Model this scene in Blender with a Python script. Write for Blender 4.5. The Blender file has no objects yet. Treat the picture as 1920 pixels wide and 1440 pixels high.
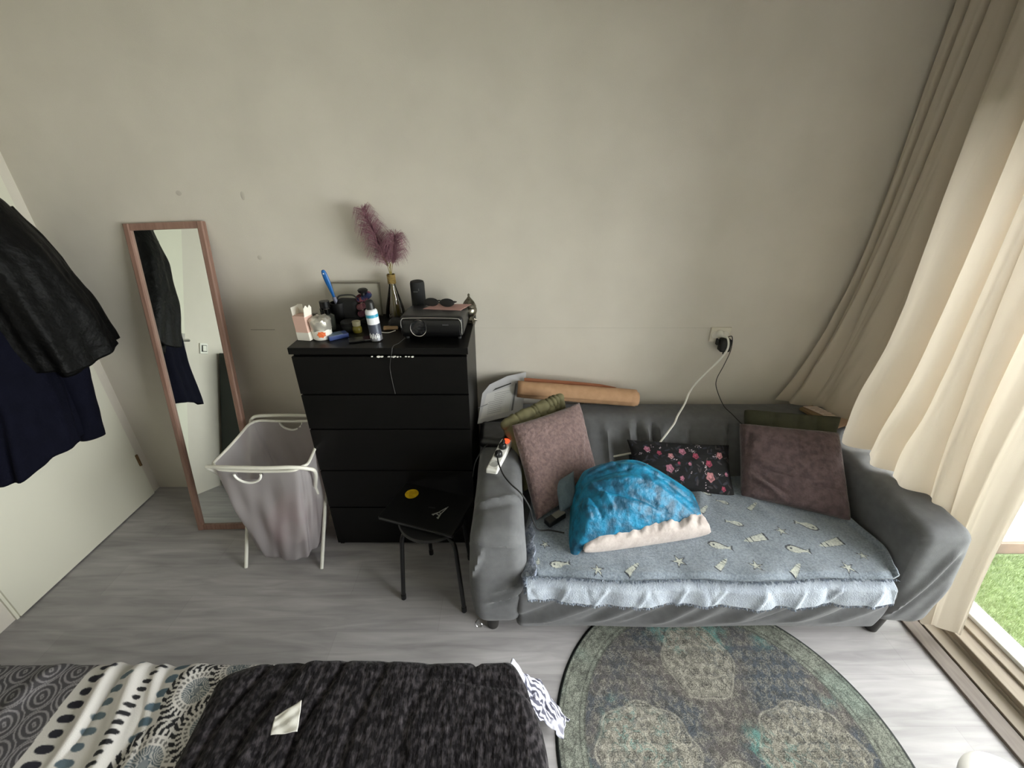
import bpy, math, random
import numpy as np
from mathutils import Vector, Matrix, noise as mnoise
random.seed(7)
R = math.radians
S = bpy.context.scene
COL = S.collection

# ---------------------------------------------------------------- camera, sky, light, exposure
cd = bpy.data.cameras.new('camera'); cam = bpy.data.objects.new('camera', cd); COL.objects.link(cam)
cam.location = (0, -2.30, 1.965); cam.rotation_euler = (R(90-27.1), 0, 0)
cd.sensor_width = 36; cd.lens = 36*810/1920; cd.clip_start = .02
S.camera = cam
w = bpy.data.worlds.new('sky'); S.world = w; w.use_nodes = True
wn = w.node_tree; bg = wn.nodes['Background']
bg.inputs[0].default_value = (1.0, .985, .99, 1); bg.inputs[1].default_value = 6.0
pl = bpy.data.lights.new('window_daylight_portal', 'AREA'); pl.shape = 'RECTANGLE'; pl.size = 3.3; pl.size_y = 2.4
pl.cycles.is_portal = True
po = bpy.data.objects.new('window_daylight_portal', pl); COL.objects.link(po)
po.location = (2.32, -1.92, 1.09); po.rotation_euler = (0, R(90), 0); pl.size = 2.18; pl.size_y = 3.1
S.view_settings.view_transform = 'Standard'; S.view_settings.look = 'None'
S.view_settings.exposure = 1.77; S.view_settings.gamma = 1; S.view_settings.use_curve_mapping = False
S.cycles.max_bounces = 12; S.cycles.diffuse_bounces = 8; S.cycles.transparent_max_bounces = 16

# ---------------------------------------------------------------- helpers
def lin(c):
    return tuple((v/12.92 if v <= .04045 else ((v+.055)/1.055)**2.4) for v in [x/255 for x in c])
def npnoise(x, y, z, seed=0, oct=4, k=7):
    rng = np.random.RandomState(seed); out = 0; a = 1; f = 1; tot = 0
    for o in range(oct):
        s = 0
        for i in range(k):
            d = rng.normal(size=3); d /= np.linalg.norm(d); ph = rng.rand()*6.28; ff = f*(.6+.8*rng.rand())
            s = s+np.sin(ff*(x*d[0]+y*d[1]+z*d[2])+ph+1.3*np.sin(ff*.7*(x*d[1]+y*d[2]+z*d[0])+ph*2))
        out = out+a*s/k*1.6; tot += a; a *= .5; f *= 2.1
    return out/tot
def ss(x, a, b):
    t = np.clip((x-a)/(b-a), 0, 1); return t*t*(3-2*t)
MATS = {}
def mat(name, col, rough=.7, metal=0, col2=None, vs=20, stretch=(1, 1, 1), mixr=(.35, .65), bump=0, bs=200, bstretch=(1, 1, 1),
        sheen=0, spec=.5, emit=0, attr=False, coat=0, alpha=1, transl=0, detail=4, trans=0):
    if name in MATS: return MATS[name]
    m = bpy.data.materials.new(name); m.use_nodes = True; nt = m.node_tree; N = nt.nodes; L = nt.links
    b = N['Principled BSDF']; MATS[name] = m
    b.inputs['Roughness'].default_value = rough; b.inputs['Metallic'].default_value = metal
    b.inputs['Specular IOR Level'].default_value = spec; b.inputs['Sheen Weight'].default_value = sheen
    b.inputs['Sheen Roughness'].default_value = .4
    b.inputs['Coat Weight'].default_value = coat; b.inputs['Alpha'].default_value = alpha
    b.inputs['Transmission Weight'].default_value = trans
    c = (*lin(col), 1); b.inputs['Base Color'].default_value = c
    tc = N.new('ShaderNodeTexCoord')
    def nz(scale, st, det=4):
        mp = N.new('ShaderNodeMapping'); mp.inputs['Scale'].default_value = st; L.new(tc.outputs['Object'], mp.inputs[0])
        n = N.new('ShaderNodeTexNoise'); n.inputs['Scale'].default_value = scale; n.inputs['Detail'].default_value = det
        L.new(mp.outputs[0], n.inputs['Vector']); return n
    src = None
    if attr:
        a = N.new('ShaderNodeAttribute'); a.attribute_name = 'Col'; src = a.outputs['Color']
    if col2:
        n = nz(vs, stretch, detail); mr = N.new('ShaderNodeMapRange')
        mr.inputs[1].default_value = mixr[0]; mr.inputs[2].default_value = mixr[1]; L.new(n.outputs['Fac'], mr.inputs[0])
        mx = N.new('ShaderNodeMix'); mx.data_type = 'RGBA'; L.new(mr.outputs[0], mx.inputs['Factor'])
        if attr: mx.blend_type = 'MULTIPLY'; L.new(src, mx.inputs[6]); mx.inputs[7].default_value = (*lin(col2), 1)
        else: mx.inputs[6].default_value = c; mx.inputs[7].default_value = (*lin(col2), 1)
        src = mx.outputs[2]
    if src: L.new(src, b.inputs['Base Color'])
    bo = None
    if bump:
        n2 = nz(bs, bstretch, 3); bo = N.new('ShaderNodeBump'); bo.inputs['Strength'].default_value = 1; bo.inputs['Distance'].default_value = bump
        L.new(n2.outputs['Fac'], bo.inputs['Height']); L.new(bo.outputs[0], b.inputs['Normal'])
    if emit: b.inputs['Emission Color'].default_value = c; b.inputs['Emission Strength'].default_value = emit
    if transl:
        t = N.new('ShaderNodeBsdfTranslucent'); ms = N.new('ShaderNodeMixShader'); ms.inputs[0].default_value = transl
        t.inputs[0].default_value = c
        if src: L.new(src, t.inputs[0])
        if bo: L.new(bo.outputs[0], t.inputs['Normal'])
        L.new(b.outputs[0], ms.inputs[1]); L.new(t.outputs[0], ms.inputs[2]); L.new(ms.outputs[0], N['Material Output'].inputs[0])
    return m

class MB:
    def __init__(s): s.v = []; s.f = []; s.m = []; s.n = 0
    def add(s, V, Fc, mi=0):
        V = [tuple(map(float, p)) for p in V]; s.v += V; s.f += [tuple(i+s.n for i in f) for f in Fc]; s.m += [mi]*len(Fc); s.n += len(V); return s
    def box(s, c, d, rz=0, mi=0, M=None):
        cx, cy, cz = c; V = []
        for z in (-.5, .5):
            for y in (-.5, .5):
                for x in (-.5, .5):
                    a, b_ = x*d[0], y*d[1]
                    V.append((cx+a*math.cos(rz)-b_*math.sin(rz), cy+a*math.sin(rz)+b_*math.cos(rz), cz+z*d[2]))
        if M: V = [M@Vector(p) for p in V]
        return s.add(V, [(0, 2, 3, 1), (4, 5, 7, 6), (0, 1, 5, 4), (2, 6, 7, 3), (0, 4, 6, 2), (1, 3, 7, 5)], mi)
    def tube(s, pts, r, seg=8, mi=0, cap=True, closed=False):
        pts = [Vector(p) for p in pts]; n = len(pts); rr = r if hasattr(r, '__len__') else [r]*n
        V = []; up = None
        for i, p in enumerate(pts):
            if closed: t = pts[(i+1) % n]-pts[i-1]
            else: t = (pts[min(i+1, n-1)]-pts[max(i-1, 0)])
            t = t.normalized() if t.length > 1e-9 else Vector((0, 0, 1))
            if up is None: up = Vector((0, 0, 1)) if abs(t.z) < .9 else Vector((1, 0, 0))
            a = t.cross(up).normalized(); b_ = a.cross(t).normalized(); up = b_
            for k in range(seg):
                an = 2*math.pi*k/seg; V.append(p+(a*math.cos(an)+b_*math.sin(an))*rr[i])
        Fc = []
        for i in range(n if closed else n-1):
            j = (i+1) % n
            for k in range(seg): Fc.append((i*seg+k, i*seg+(k+1) % seg, j*seg+(k+1) % seg, j*seg+k))
        if cap and not closed: Fc += [tuple(range(seg))[::-1], tuple((n-1)*seg+k for k in range(seg))]
        return s.add(V, Fc, mi)
    def lathe(s, prof, c=(0, 0, 0), seg=32, mi=0, M=None, sx=1, sy=1):
        V = [(c[0]+r*math.cos(2*math.pi*k/seg)*sx, c[1]+r*math.sin(2*math.pi*k/seg)*sy, c[2]+z) for r, z in prof for k in range(seg)]
        if M: V = [M@Vector(p) for p in V]
        n = len(prof)
        Fc = [(i*seg+k, i*seg+(k+1) % seg, (i+1)*seg+(k+1) % seg, (i+1)*seg+k) for i in range(n-1) for k in range(seg)]
        if prof[0][0] > 1e-5: Fc.append(tuple(range(seg))[::-1])
        if prof[-1][0] > 1e-5: Fc.append(tuple((n-1)*seg+k for k in range(seg)))
        return s.add(V, Fc, mi)
    def prism(s, poly, a, b_, f, mi=0):   # f(x,y,h) -> point
        n = len(poly); V = [f(x, y, a) for x, y in poly]+[f(x, y, b_) for x, y in poly]
        return s.add(V, [tuple(range(n))[::-1], tuple(range(n, 2*n))]+[(i, (i+1) % n, n+(i+1) % n, n+i) for i in range(n)], mi)
    def grid(s, P, mi=0, closed_u=False):   # P[nu,nv,3]
        nu, nv = P.shape[:2]; Fc = []
        for i in range(nu if closed_u else nu-1):
            j = (i+1) % nu
            for k in range(nv-1): Fc.append((i*nv+k, j*nv+k, j*nv+k+1, i*nv+k+1))
        return s.add(P.reshape(-1, 3), Fc, mi)
    def build(s, name, mats, parent=None, loc=None, smooth=True, bevel=0, cols=None, merge=False, solid=0, subsurf=0, auto=True):
        me = bpy.data.meshes.new(name)
        off = Vector(loc) if loc is not None else Vector((0, 0, 0))
        if off.length: V = [(x-off.x, y-off.y, z-off.z) for x, y, z in s.v]
        else: V = s.v
        me.from_pydata(V, [], s.f)
        if not isinstance(mats, (list, tuple)): mats = [mats]
        for m in mats: me.materials.append(m)
        if len(mats) > 1: me.polygons.foreach_set('material_index', s.m)
        if cols is not None:
            ca = me.color_attributes.new('Col', 'FLOAT_COLOR', 'POINT')
            c4 = np.ones((len(s.v), 4), dtype=np.float32); c4[:, :3] = cols.reshape(-1, 3); ca.data.foreach_set('color', c4.ravel())
        import bmesh
        bm = bmesh.new(); bm.from_mesh(me)
        if merge: bmesh.ops.remove_doubles(bm, verts=bm.verts, dist=1e-4)
        bmesh.ops.recalc_face_normals(bm, faces=bm.faces)
        if smooth:
            for f in bm.faces: f.smooth = True
            if auto:
                for e in bm.edges:
                    if len(e.link_faces) == 2 and e.calc_face_angle(0) > R(40): e.smooth = False
        bm.to_mesh(me); bm.free()
        o = bpy.data.objects.new(name, me); COL.objects.link(o)
        if parent is not None and not isinstance(parent, str): o.parent = parent
        elif loc is not None: o.location = loc
        if solid:
            md = o.modifiers.new('thickness', 'SOLIDIFY'); md.thickness = solid; md.offset = 0
        if bevel:
            md = o.modifiers.new('bevel', 'BEVEL'); md.width = bevel; md.segments = 3; md.limit_method = 'ANGLE'; md.angle_limit = R(50)
        if subsurf:
            md = o.modifiers.new('sub', 'SUBSURF'); md.levels = subsurf; md.render_levels = subsurf
        return o
def tag(o, label, cat=None, group=None, kind=None):
    o['label'] = label
    if cat: o['category'] = cat
    if group: o['group'] = group
    if kind: o['kind'] = kind
    return o
def thing(name, label, cat, loc=(0, 0, 0), rot=(0, 0, 0), group=None):
    o = bpy.data.objects.new(name, None); COL.objects.link(o); o.location = loc; o.rotation_euler = rot; o.empty_display_size = .1
    return tag(o, label, cat, group)
def struct(o): o['kind'] = 'structure'; return o

def rbox(c, d, r, step=.03, fn=None, power=2):
    """rounded box surface, evenly gridded; fn(P) deforms an (n,3) array in world space"""
    h = np.array(d)/2; mb = MB(); c = np.array(c)
    r = min(r, h.min()*.999)
    for ax in range(3):
        a, b_ = [(1, 2), (2, 0), (0, 1)][ax]
        def lsp(L):
            n = max(4, int(2*L/step)); t = np.linspace(-L+r, L-r, n); e = r*np.tan(np.linspace(-math.pi/4, 0, 5))[:-1]
            return np.concatenate([(-L+r)+e, t, (L-r)-e[::-1]])
        ua, ub = lsp(h[a]), lsp(h[b_])
        A, B = np.meshgrid(ua, ub, indexing='ij')
        for sg in (-1, 1):
            P = np.zeros(A.shape+(3,)); P[..., a] = A; P[..., b_] = B; P[..., ax] = sg*h[ax]
            inner = np.clip(P, -(h-r), h-r); dv = P-inner; ln = np.linalg.norm(dv, axis=-1, keepdims=True)
            P = inner+dv/np.maximum(ln, 1e-9)*r
            Q = P+c
            if fn is not None: Q = fn(Q.reshape(-1, 3).copy()).reshape(Q.shape)
            mb.grid(Q)
    return mb

def bez(ctrl, n=40):   # catmull-rom through control points
    P = [Vector(p) for p in ctrl]; P = [2*P[0]-P[1]]+P+[2*P[-1]-P[-2]]; out = []
    m = len(P)-3; k = max(2, n//m)
    for i in range(m):
        p0, p1, p2, p3 = P[i:i+4]
        for j in range(k):
            t = j/k; out.append(.5*((2*p1)+(-p0+p2)*t+(2*p0-5*p1+4*p2-p3)*t*t+(-p0+3*p1-3*p2+p3)*t**3))
    out.append(P[-2]); return out

def pillow(TL, TR, BL, BR, T, wr=.12, pinch=.06, seed=0, n=56, p=.5, e=2, ridges=(), colfn=None, flat=0):
    TL, TR, BL, BR = [np.array(q, float) for q in (TL, TR, BL, BR)]
    s = np.sin(np.linspace(-1, 1, n)*math.pi/2*.98)/math.sin(math.pi/2*.98)
    s = .5*s+.5*np.linspace(-1, 1, n)
    A, B = np.meshgrid(s, s, indexing='ij')
    a = A*(1-pinch*(1-B**2)); b_ = B*(1-pinch*(1-A**2))
    u = ((a+1)/2)[..., None]; v = ((b_+1)/2)[..., None]
    P = BL*(1-u)*(1-v)+BR*u*(1-v)+TL*(1-u)*v+TR*u*v
    Nn = np.cross((TR+BR-TL-BL), (TL+TR-BL-BR)); Nn /= np.linalg.norm(Nn)
    prof = ((1-np.abs(A)**e)*(1-np.abs(B)**e)); prof = np.clip(prof, 0, 1)**p
    L = np.linalg.norm(TR-TL)
    h = T/2*prof*(1+wr*npnoise(A*6, B*6, A*0, seed, 3))
    h += T*.22*wr*npnoise(A*14, B*14, A*0, seed+5, 2)*ss(prof, .0, .4)
    for (x0, y0, x1, y1, wd, am) in ridges:
        dx, dy = x1-x0, y1-y0; l2 = dx*dx+dy*dy
        t = np.clip(((A-x0)*dx+(B-y0)*dy)/l2, 0, 1); dist = np.hypot(A-x0-t*dx, B-y0-t*dy)
        h += am*np.exp(-(dist/wd)**2)*np.sin(math.pi*(t*.9+.05))
    h = h*ss(1-np.maximum(np.abs(A), np.abs(B)), -.001, .02)
    mb = MB(); mb.grid(P+Nn*h[..., None]); mb.grid((P-Nn*(T/2*prof*(1-flat))[..., None])[::-1])
    cols = None
    if colfn is not None:
        c = colfn(A, B); cols = np.concatenate([c.reshape(-1, 3), c[::-1].reshape(-1, 3)])
    return mb, tuple((TL+TR+BL+BR)/4), cols

# ---------------------------------------------------------------- materials
M_wall = mat('wall_paint', (208, 202, 191), .9, col2=(201, 195, 184), vs=3, bump=.0006, bs=260)
M_ceil = mat('ceiling_paint', (205, 203, 198), .9)
M_door = mat('door_paint', (214, 212, 196), .45, bump=.0002, bs=60)
M_white = mat('white_lacquer', (225, 224, 215), .35)
M_black = mat('black_plastic', (14, 14, 15), .45)
M_blackgloss = mat('black_gloss', (8, 8, 9), .15)
M_dresser = mat('black_brown_foil', (8, 8, 7), .40, spec=.22, col2=(12, 11, 10), vs=6, stretch=(1, 12, 12), bump=.0002, bs=60, bstretch=(1, 14, 14))
M_copper = mat('rose_wood_frame', (150, 118, 104), .5, col2=(134, 102, 88), vs=12, stretch=(6, 6, .6))
M_mirror = mat('mirror_glass', (235, 240, 236), .01, metal=1)
M_sofa = mat('grey_stretch_cover', (98, 99, 101), .85, col2=(91, 92, 94), vs=30, bump=.0008, bs=500, sheen=.15)
M_sofaleg = mat('dark_plastic_foot', (40, 38, 36), .5)
M_mauve = mat('mauve_plush', (124, 103, 100), .95, col2=(104, 86, 84), vs=60, mixr=(.38, .62), bump=.006, bs=70, sheen=.4)
M_mauve2 = mat('brown_mauve_plush', (94, 78, 78), .95, col2=(78, 63, 65), vs=30, mixr=(.4, .6), bump=.004, bs=90, sheen=.25)
M_olive = mat('olive_cotton', (112, 107, 77), .9, col2=(98, 94, 66), vs=20, bump=.0008, bs=300)
M_darkolive = mat('dark_olive_cotton', (62, 62, 44), .9, col2=(52, 53, 38), vs=15, bump=.0008, bs=300)
M_blue = mat('blue_velvet', (0, 118, 158), .55, col2=(0, 70, 98), vs=20, mixr=(.40, .60), bump=.008, bs=34, sheen=.25, detail=6)
M_blue.node_tree.nodes['Principled BSDF'].inputs['Sheen Tint'].default_value = (.1, .75, 1, 1)
M_beige = mat('pale_satin_plush', (182, 172, 167), .7, col2=(168, 157, 152), vs=20, bump=.002, bs=60, sheen=.3)
M_wire_w = mat('white_cord', (225, 224, 216), .5)
M_wire_b = mat('black_cord', (18, 18, 18), .5)
M_kraft = mat('kraft_paper', (184, 146, 112), .8, col2=(174, 136, 102), vs=25, bump=.0005, bs=120)
M_kraftd = mat('kraft_paper_inside', (140, 88, 60), .8)
M_paper = mat('white_paper', (205, 204, 202), .8)
M_silver = mat('tarnished_silver', (150, 145, 132), .28, metal=1, col2=(90, 86, 76), vs=60)
M_chrome = mat('chrome', (200, 200, 200), .2, metal=1)
M_curtain = mat('cream_curtain_cloth', (205, 195, 180), .85, transl=.21, bump=.0006, bs=400)
M_attr = mat('patterned_cotton', (255, 255, 255), .9, attr=True, bump=.0008, bs=300)
M_attr_plush = mat('patterned_fleece', (255, 255, 255), .95, attr=True, col2=(205, 208, 212), vs=120, bump=.004, bs=220, bstretch=(1, 1.6, 1), sheen=.4)
M_rug = mat('woven_rug', (255, 255, 255), .95, attr=True, col2=(150, 150, 150), vs=260, bump=.002, bs=500)

# ---------------------------------------------------------------- floor, walls, ceiling
def floor_material():
    m = bpy.data.materials.new('grey_laminate'); m.use_nodes = True; nt = m.node_tree; N = nt.nodes; L = nt.links; b = N['Principled BSDF']
    tc = N.new('ShaderNodeTexCoord'); br = N.new('ShaderNodeTexBrick'); br.offset = .37; br.offset_frequency = 2
    mp = N.new('ShaderNodeMapping'); mp.inputs['Location'].default_value = (.35, .06, 0)
    L.new(tc.outputs['Object'], mp.inputs[0]); L.new(mp.outputs[0], br.inputs['Vector'])
    br.inputs['Scale'].default_value = 1; br.inputs['Brick Width'].default_value = 1.28; br.inputs['Row Height'].default_value = .192
    br.inputs['Mortar Size'].default_value = .0012; br.inputs['Mortar Smooth'].default_value = .3; br.inputs['Bias'].default_value = 0
    br.inputs['Color1'].default_value = (*lin((163, 160, 161)), 1); br.inputs['Color2'].default_value = (*lin((171, 168, 169)), 1)
    br.inputs['Mortar'].default_value = (*lin((154, 151, 151)), 1)
    def nz(sc, st, d=5, dist=0):
        q = N.new('ShaderNodeMapping'); q.inputs['Scale'].default_value = st; L.new(tc.outputs['Object'], q.inputs[0])
        n = N.new('ShaderNodeTexNoise'); n.inputs['Scale'].default_value = sc; n.inputs['Detail'].default_value = d; n.inputs['Distortion'].default_value = dist
        L.new(q.outputs[0], n.inputs['Vector']); return n
    g = nz(3, (1, 9, 1), 8, .8); g2 = nz(1.1, (1, 4.5, 1), 3, 1.5)
    def mr(n, a, b_, c, d):
        q = N.new('ShaderNodeMapRange'); L.new(n.outputs['Fac'], q.inputs[0])
        for i, v in enumerate((a, b_, c, d)): q.inputs[i+1].default_value = v
        return q
    r1 = mr(g, .3, .7, .80, 1.12); r2 = mr(g2, .35, .7, 1.08, .82)
    mm = N.new('ShaderNodeMath'); mm.operation = 'MULTIPLY'; L.new(r1.outputs[0], mm.inputs[0]); L.new(r2.outputs[0], mm.inputs[1])
    mx = N.new('ShaderNodeVectorMath'); mx.operation = 'SCALE'; L.new(br.outputs['Color'], mx.inputs[0]); L.new(mm.outputs[0], mx.inputs['Scale'])
    L.new(mx.outputs[0], b.inputs['Base Color']); b.inputs['Roughness'].default_value = .42
    bp = N.new('ShaderNodeBump'); bp.inputs['Distance'].default_value = .0004; L.new(g.outputs['Fac'], bp.inputs['Height']); L.new(bp.outputs[0], b.inputs['Normal'])
    return m
XL, XR, YB, ZC = -2.40, 1.90, -3.9, 2.66
struct(MB().box(((XL+XR-.17)/2, YB/2, -.05), (XR-XL+.11, -YB, .1)).build('floor', floor_material(), smooth=False))
struct(MB().box(((XL+XR)/2, YB/2, ZC+.05), (XR-XL+1, -YB+.4, .1)).build('ceiling', M_ceil, smooth=False))
wb = struct(MB().box(((XL+XR)/2, .06, ZC/2), (XR-XL+1, .12, ZC)).build('wall_back', M_wall, smooth=False))
struct(MB().box(((XL+XR)/2, YB-.06, ZC/2), (XR-XL+1, .12, ZC)).build('wall_front', mat('white_wall_paint', (236, 232, 226), .9), smooth=False))
# left wall has the doorway from Y=-0.12 to Y=-1.00
wl = MB(); wl.box((XL-.07, -.06, ZC/2), (.14, .12, ZC)).box((XL-.07, -.56, 2.14+(ZC-2.14)/2), (.14, .88, ZC-2.14)).box((XL-.07, (-1.0+YB)/2, ZC/2), (.14, 1.0+(-YB)-2, ZC))
wl = MB(); wl.box((XL-.07, -.03, ZC/2), (.14, .06, ZC)).box((XL-.13, -.5, 1.05), (.02, .95, 2.3)).box((XL-.07, -.51, (2.10+ZC)/2), (.14, .90, ZC-2.10)).box((XL-.07, (-.96+YB)/2, ZC/2), (.14, -YB-.96, ZC))  # thin panel behind the door is added, unseen, to block outside light leaking in
struct(wl.build('wall_left', M_wall, smooth=False))
wr_ = MB(); wr_.box((2.06, -.20, ZC/2), (.30, .40, ZC)).box((2.06, (YB-3.45)/2, ZC/2), (.30, -YB-3.45, ZC)).box((2.06, -1.92, (2.12+ZC)/2), (.30, 3.06, ZC-2.12))
struct(wr_.build('wall_right', M_wall, smooth=False))
# scuffs and an old pencil line on the back wall
M_scuff = mat('scuffed_paint', (188, 182, 171), .9)
for (x, z, a, b_) in ((-1.626, 1.834, .014, .012), (-1.317, 1.822, .010, .020), (-1.312, 1.527, .012, .012)):
    MB().lathe([(.0, 0), (1, .0), (.8, .0006), (0, .0008)], seg=14, M=Matrix.Translation((x, -.0002, z))@Matrix.Rotation(R(90), 4, 'X')@Matrix.Diagonal((a, b_, 1, 1))).build('filled_hole', M_scuff, wb)
MB().box((-1.40, -.0005, 1.131), (.135, .001, .0035)).build('pencil_line', mat('graphite', (150, 146, 136), .8), wb)
MB().box((.42, -.0005, 1.142), (1.44, .001, .0018)).build('pencil_line', mat('faint_graphite', (192, 187, 175), .9), wb)
# door
dr = thing('door_1', 'cream flush door in the left wall behind hanging coats', 'door', (XL, -.51, 0)); struct(dr)
del dr['category']
MB().box((.0, 0, 1.045), (.04, .876, 2.075)).build('door_leaf', M_door, dr, smooth=False, bevel=.002)
fr = MB()
fr.box((-.05, .444, 1.05), (.12, .012, 2.1)).box((-.05, -.444, 1.05), (.12, .012, 2.1)).box((-.05, 0, 2.094), (.12, .876, .012))
fr.build('door_frame', M_door, dr, smooth=False)
hh = MB(); hh.box((.024, -.41, 1.10), (.006, .042, .22)).build('handle_plate', M_chrome, dr, bevel=.002)
MB().tube([(.024, -.41, 1.16), (.07, -.41, 1.16), (.075, -.395, 1.16), (.075, -.295, 1.155)], .010, 10).build('door_handle', M_chrome, dr)
MB().tube([(.026, -.41, 1.06), (.030, -.41, 1.06)], .010, 12).build('keyhole', M_black, dr)
for z in (.28,): MB().tube([(.024, .436, z-.04), (.024, .436, z+.04)], .008, 10).build('hinge', mat('brass', (140, 115, 85), .4, metal=1), dr)
# light switch on the left wall
sw = thing('light_switch', 'white square light switch beside the door, seen in the mirror', 'light switch', (XL, -1.15, 1.11))
MB().box((.005, 0, 0), (.010, .082, .082)).build('switch_plate', M_white, sw, bevel=.003)
MB().box((.0115, 0, 0), (.004, .05, .05)).build('switch_surround', M_black, sw)
MB().box((.014, 0, 0), (.006, .038, .042)).build('rocker', M_white, sw, bevel=.002)
# dark cabinet along the left wall (seen only in the mirror)
cb = thing('side_cabinet', 'dark green cabinet against the left wall, seen only in the mirror', 'cabinet', (XL+.02, -1.75, 0)); cb.scale = (1, 1, 1.1)
M_cab = mat('dark_green_lacquer', (38, 46, 42), .5)
MB().box((.19, 0, .50), (.38, .9, .96)).build('cabinet_body', M_cab, cb, smooth=False, bevel=.004)
for y in (-.225, .225):
    d_ = MB().box((.39, y, .50), (.018, .44, .94)).build('cabinet_door', M_cab, cb, smooth=False, bevel=.003)
    MB().tube([(.405, y*.3, .55), (.405, y*.3, .68)], .006).build('handle', M_black, d_)

# ---------------------------------------------------------------- window, threshold, outdoors
wi = thing('window_1', 'tall sliding glass window with white frame behind the cream curtain', 'window', (2.0, -1.8, 0)); struct(wi); del wi['category']
M_sill = mat('brown_sill', (112, 101, 93), .6, col2=(98, 88, 80), vs=9, stretch=(8, 1, 1))
M_tan = mat('tan_frame', (150, 137, 120), .55, col2=(138, 125, 109), vs=8, stretch=(8, 1, 1))
M_frw = mat('white_window_frame', (232, 230, 226), .35)
def yb(mb, x0, x1, z0, z1, y0=-3.45, y1=-.40): return mb.box(((x0+x1)/2-2.0, (y0+y1)/2+1.8, (z0+z1)/2), (x1-x0, y1-y0, z1-z0))
yb(MB(), 1.87, 1.945, -.05, .012).build('threshold', M_sill, wi, smooth=False, bevel=.003)
yb(MB(), 1.945, 1.955, -.05, .002).build('groove', M_black, wi, smooth=False)
m_ = MB(); yb(m_, 1.955, 2.02, -.05, .014); yb(m_, 2.02, 2.03, -.05, .024); m_.build('track', mat('worn_track', (140, 128, 112), .6), wi, smooth=False, bevel=.002)
m_ = MB(); yb(m_, 2.03, 2.10, -.05, .045); yb(m_, 2.10, 2.16, -.05, .055); m_.build('sill', M_tan, wi, smooth=False, bevel=.004)
m_ = MB(); yb(m_, 2.16, 2.185, -.05, .07); yb(m_, 2.19, 2.215, -.05, .06); yb(m_, 2.215, 2.24, -.06, .075); yb(m_, 2.16, 2.24, 2.06, 2.12)
for y in (-.43, -1.92, -3.42): m_.box((.20, y+1.8, 1.07), (.08, .06, 2.02))
m_.build('window_frame', M_frw, wi, smooth=False, bevel=.004)
def glass():
    m = bpy.data.materials.new('window_glass'); m.use_nodes = True; nt = m.node_tree; N = nt.nodes; L = nt.links
    t = N.new('ShaderNodeBsdfTransparent'); t.inputs[0].default_value = (.95, .97, .96, 1); g = N.new('ShaderNodeBsdfGlossy'); g.inputs['Roughness'].default_value = .02
    f = N.new('ShaderNodeFresnel'); f.inputs[0].default_value = 1.35; mx = N.new('ShaderNodeMixShader')
    L.new(f.outputs[0], mx.inputs[0]); L.new(t.outputs[0], mx.inputs[1]); L.new(g.outputs[0], mx.inputs[2]); L.new(mx.outputs[0], N['Material Output'].inputs[0]); return m
M_glass = glass()
for y in (-1.175, -2.67): MB().box((.20, y+1.8, 1.065), (.006, 1.43, 1.99)).build('glass_pane', M_glass, wi, smooth=False)
# terrace
M_turf = mat('turf_base', (104, 118, 80), .95, col2=(84, 100, 60), vs=60, bump=.01, bs=120)
M_blade = mat('turf_blades', (120, 136, 88), .8, col2=(96, 114, 66), vs=30, transl=.3)
tb = struct(MB().box((4.5, -3, -.07), (4.5, 7, .06)).build('terrace_ground', M_turf, smooth=False))
tb['label'] = 'green artificial turf ground outside the window'
rng = np.random.RandomState(3); g_ = MB()
nB = 26000
xx = 2.26+rng.rand(nB)**1.2*.95; yy = -1.75+rng.rand(nB)*1.2
for x, y in zip(xx, yy):
    a = rng.rand()*6.28; h = .018+.014*rng.rand(); l = .012*rng.rand(); wd = .0012
    c_, s_ = math.cos(a), math.sin(a); b2 = rng.rand()*6.28
    g_.add([(x-c_*wd, y-s_*wd, -.041), (x+c_*wd, y+s_*wd, -.041), (x+l*math.cos(b2), y+l*math.sin(b2), -.04+h)], [(0, 1, 2)])
tag(g_.build('turf_grass', M_blade, smooth=False), 'short green artificial grass outside the window', 'grass', kind='stuff')
gw = thing('garden_screen', 'white ribbed screen with brown base at edge of the green turf', 'garden screen', (4.5, -.50, -.04))
MB().box((0, 0, .045), (4.3, .07, .09)).build('base_board', mat('brown_board', (92, 74, 60), .7, col2=(76, 62, 50), vs=10), gw, smooth=False, bevel=.01)
MB().box((0, .005, .11), (4.3, .06, .04)).build('ledge', mat('cream_ledge', (214, 196, 160), .7), gw, smooth=False, bevel=.004)
m_ = MB()
for k in range(20): m_.box((0, .02, .155+k*.07), (4.3, .03, .062))
m_.build('ribbed_panel', mat('off_white_board', (216, 214, 206), .7), gw, smooth=False, bevel=.006)

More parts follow.
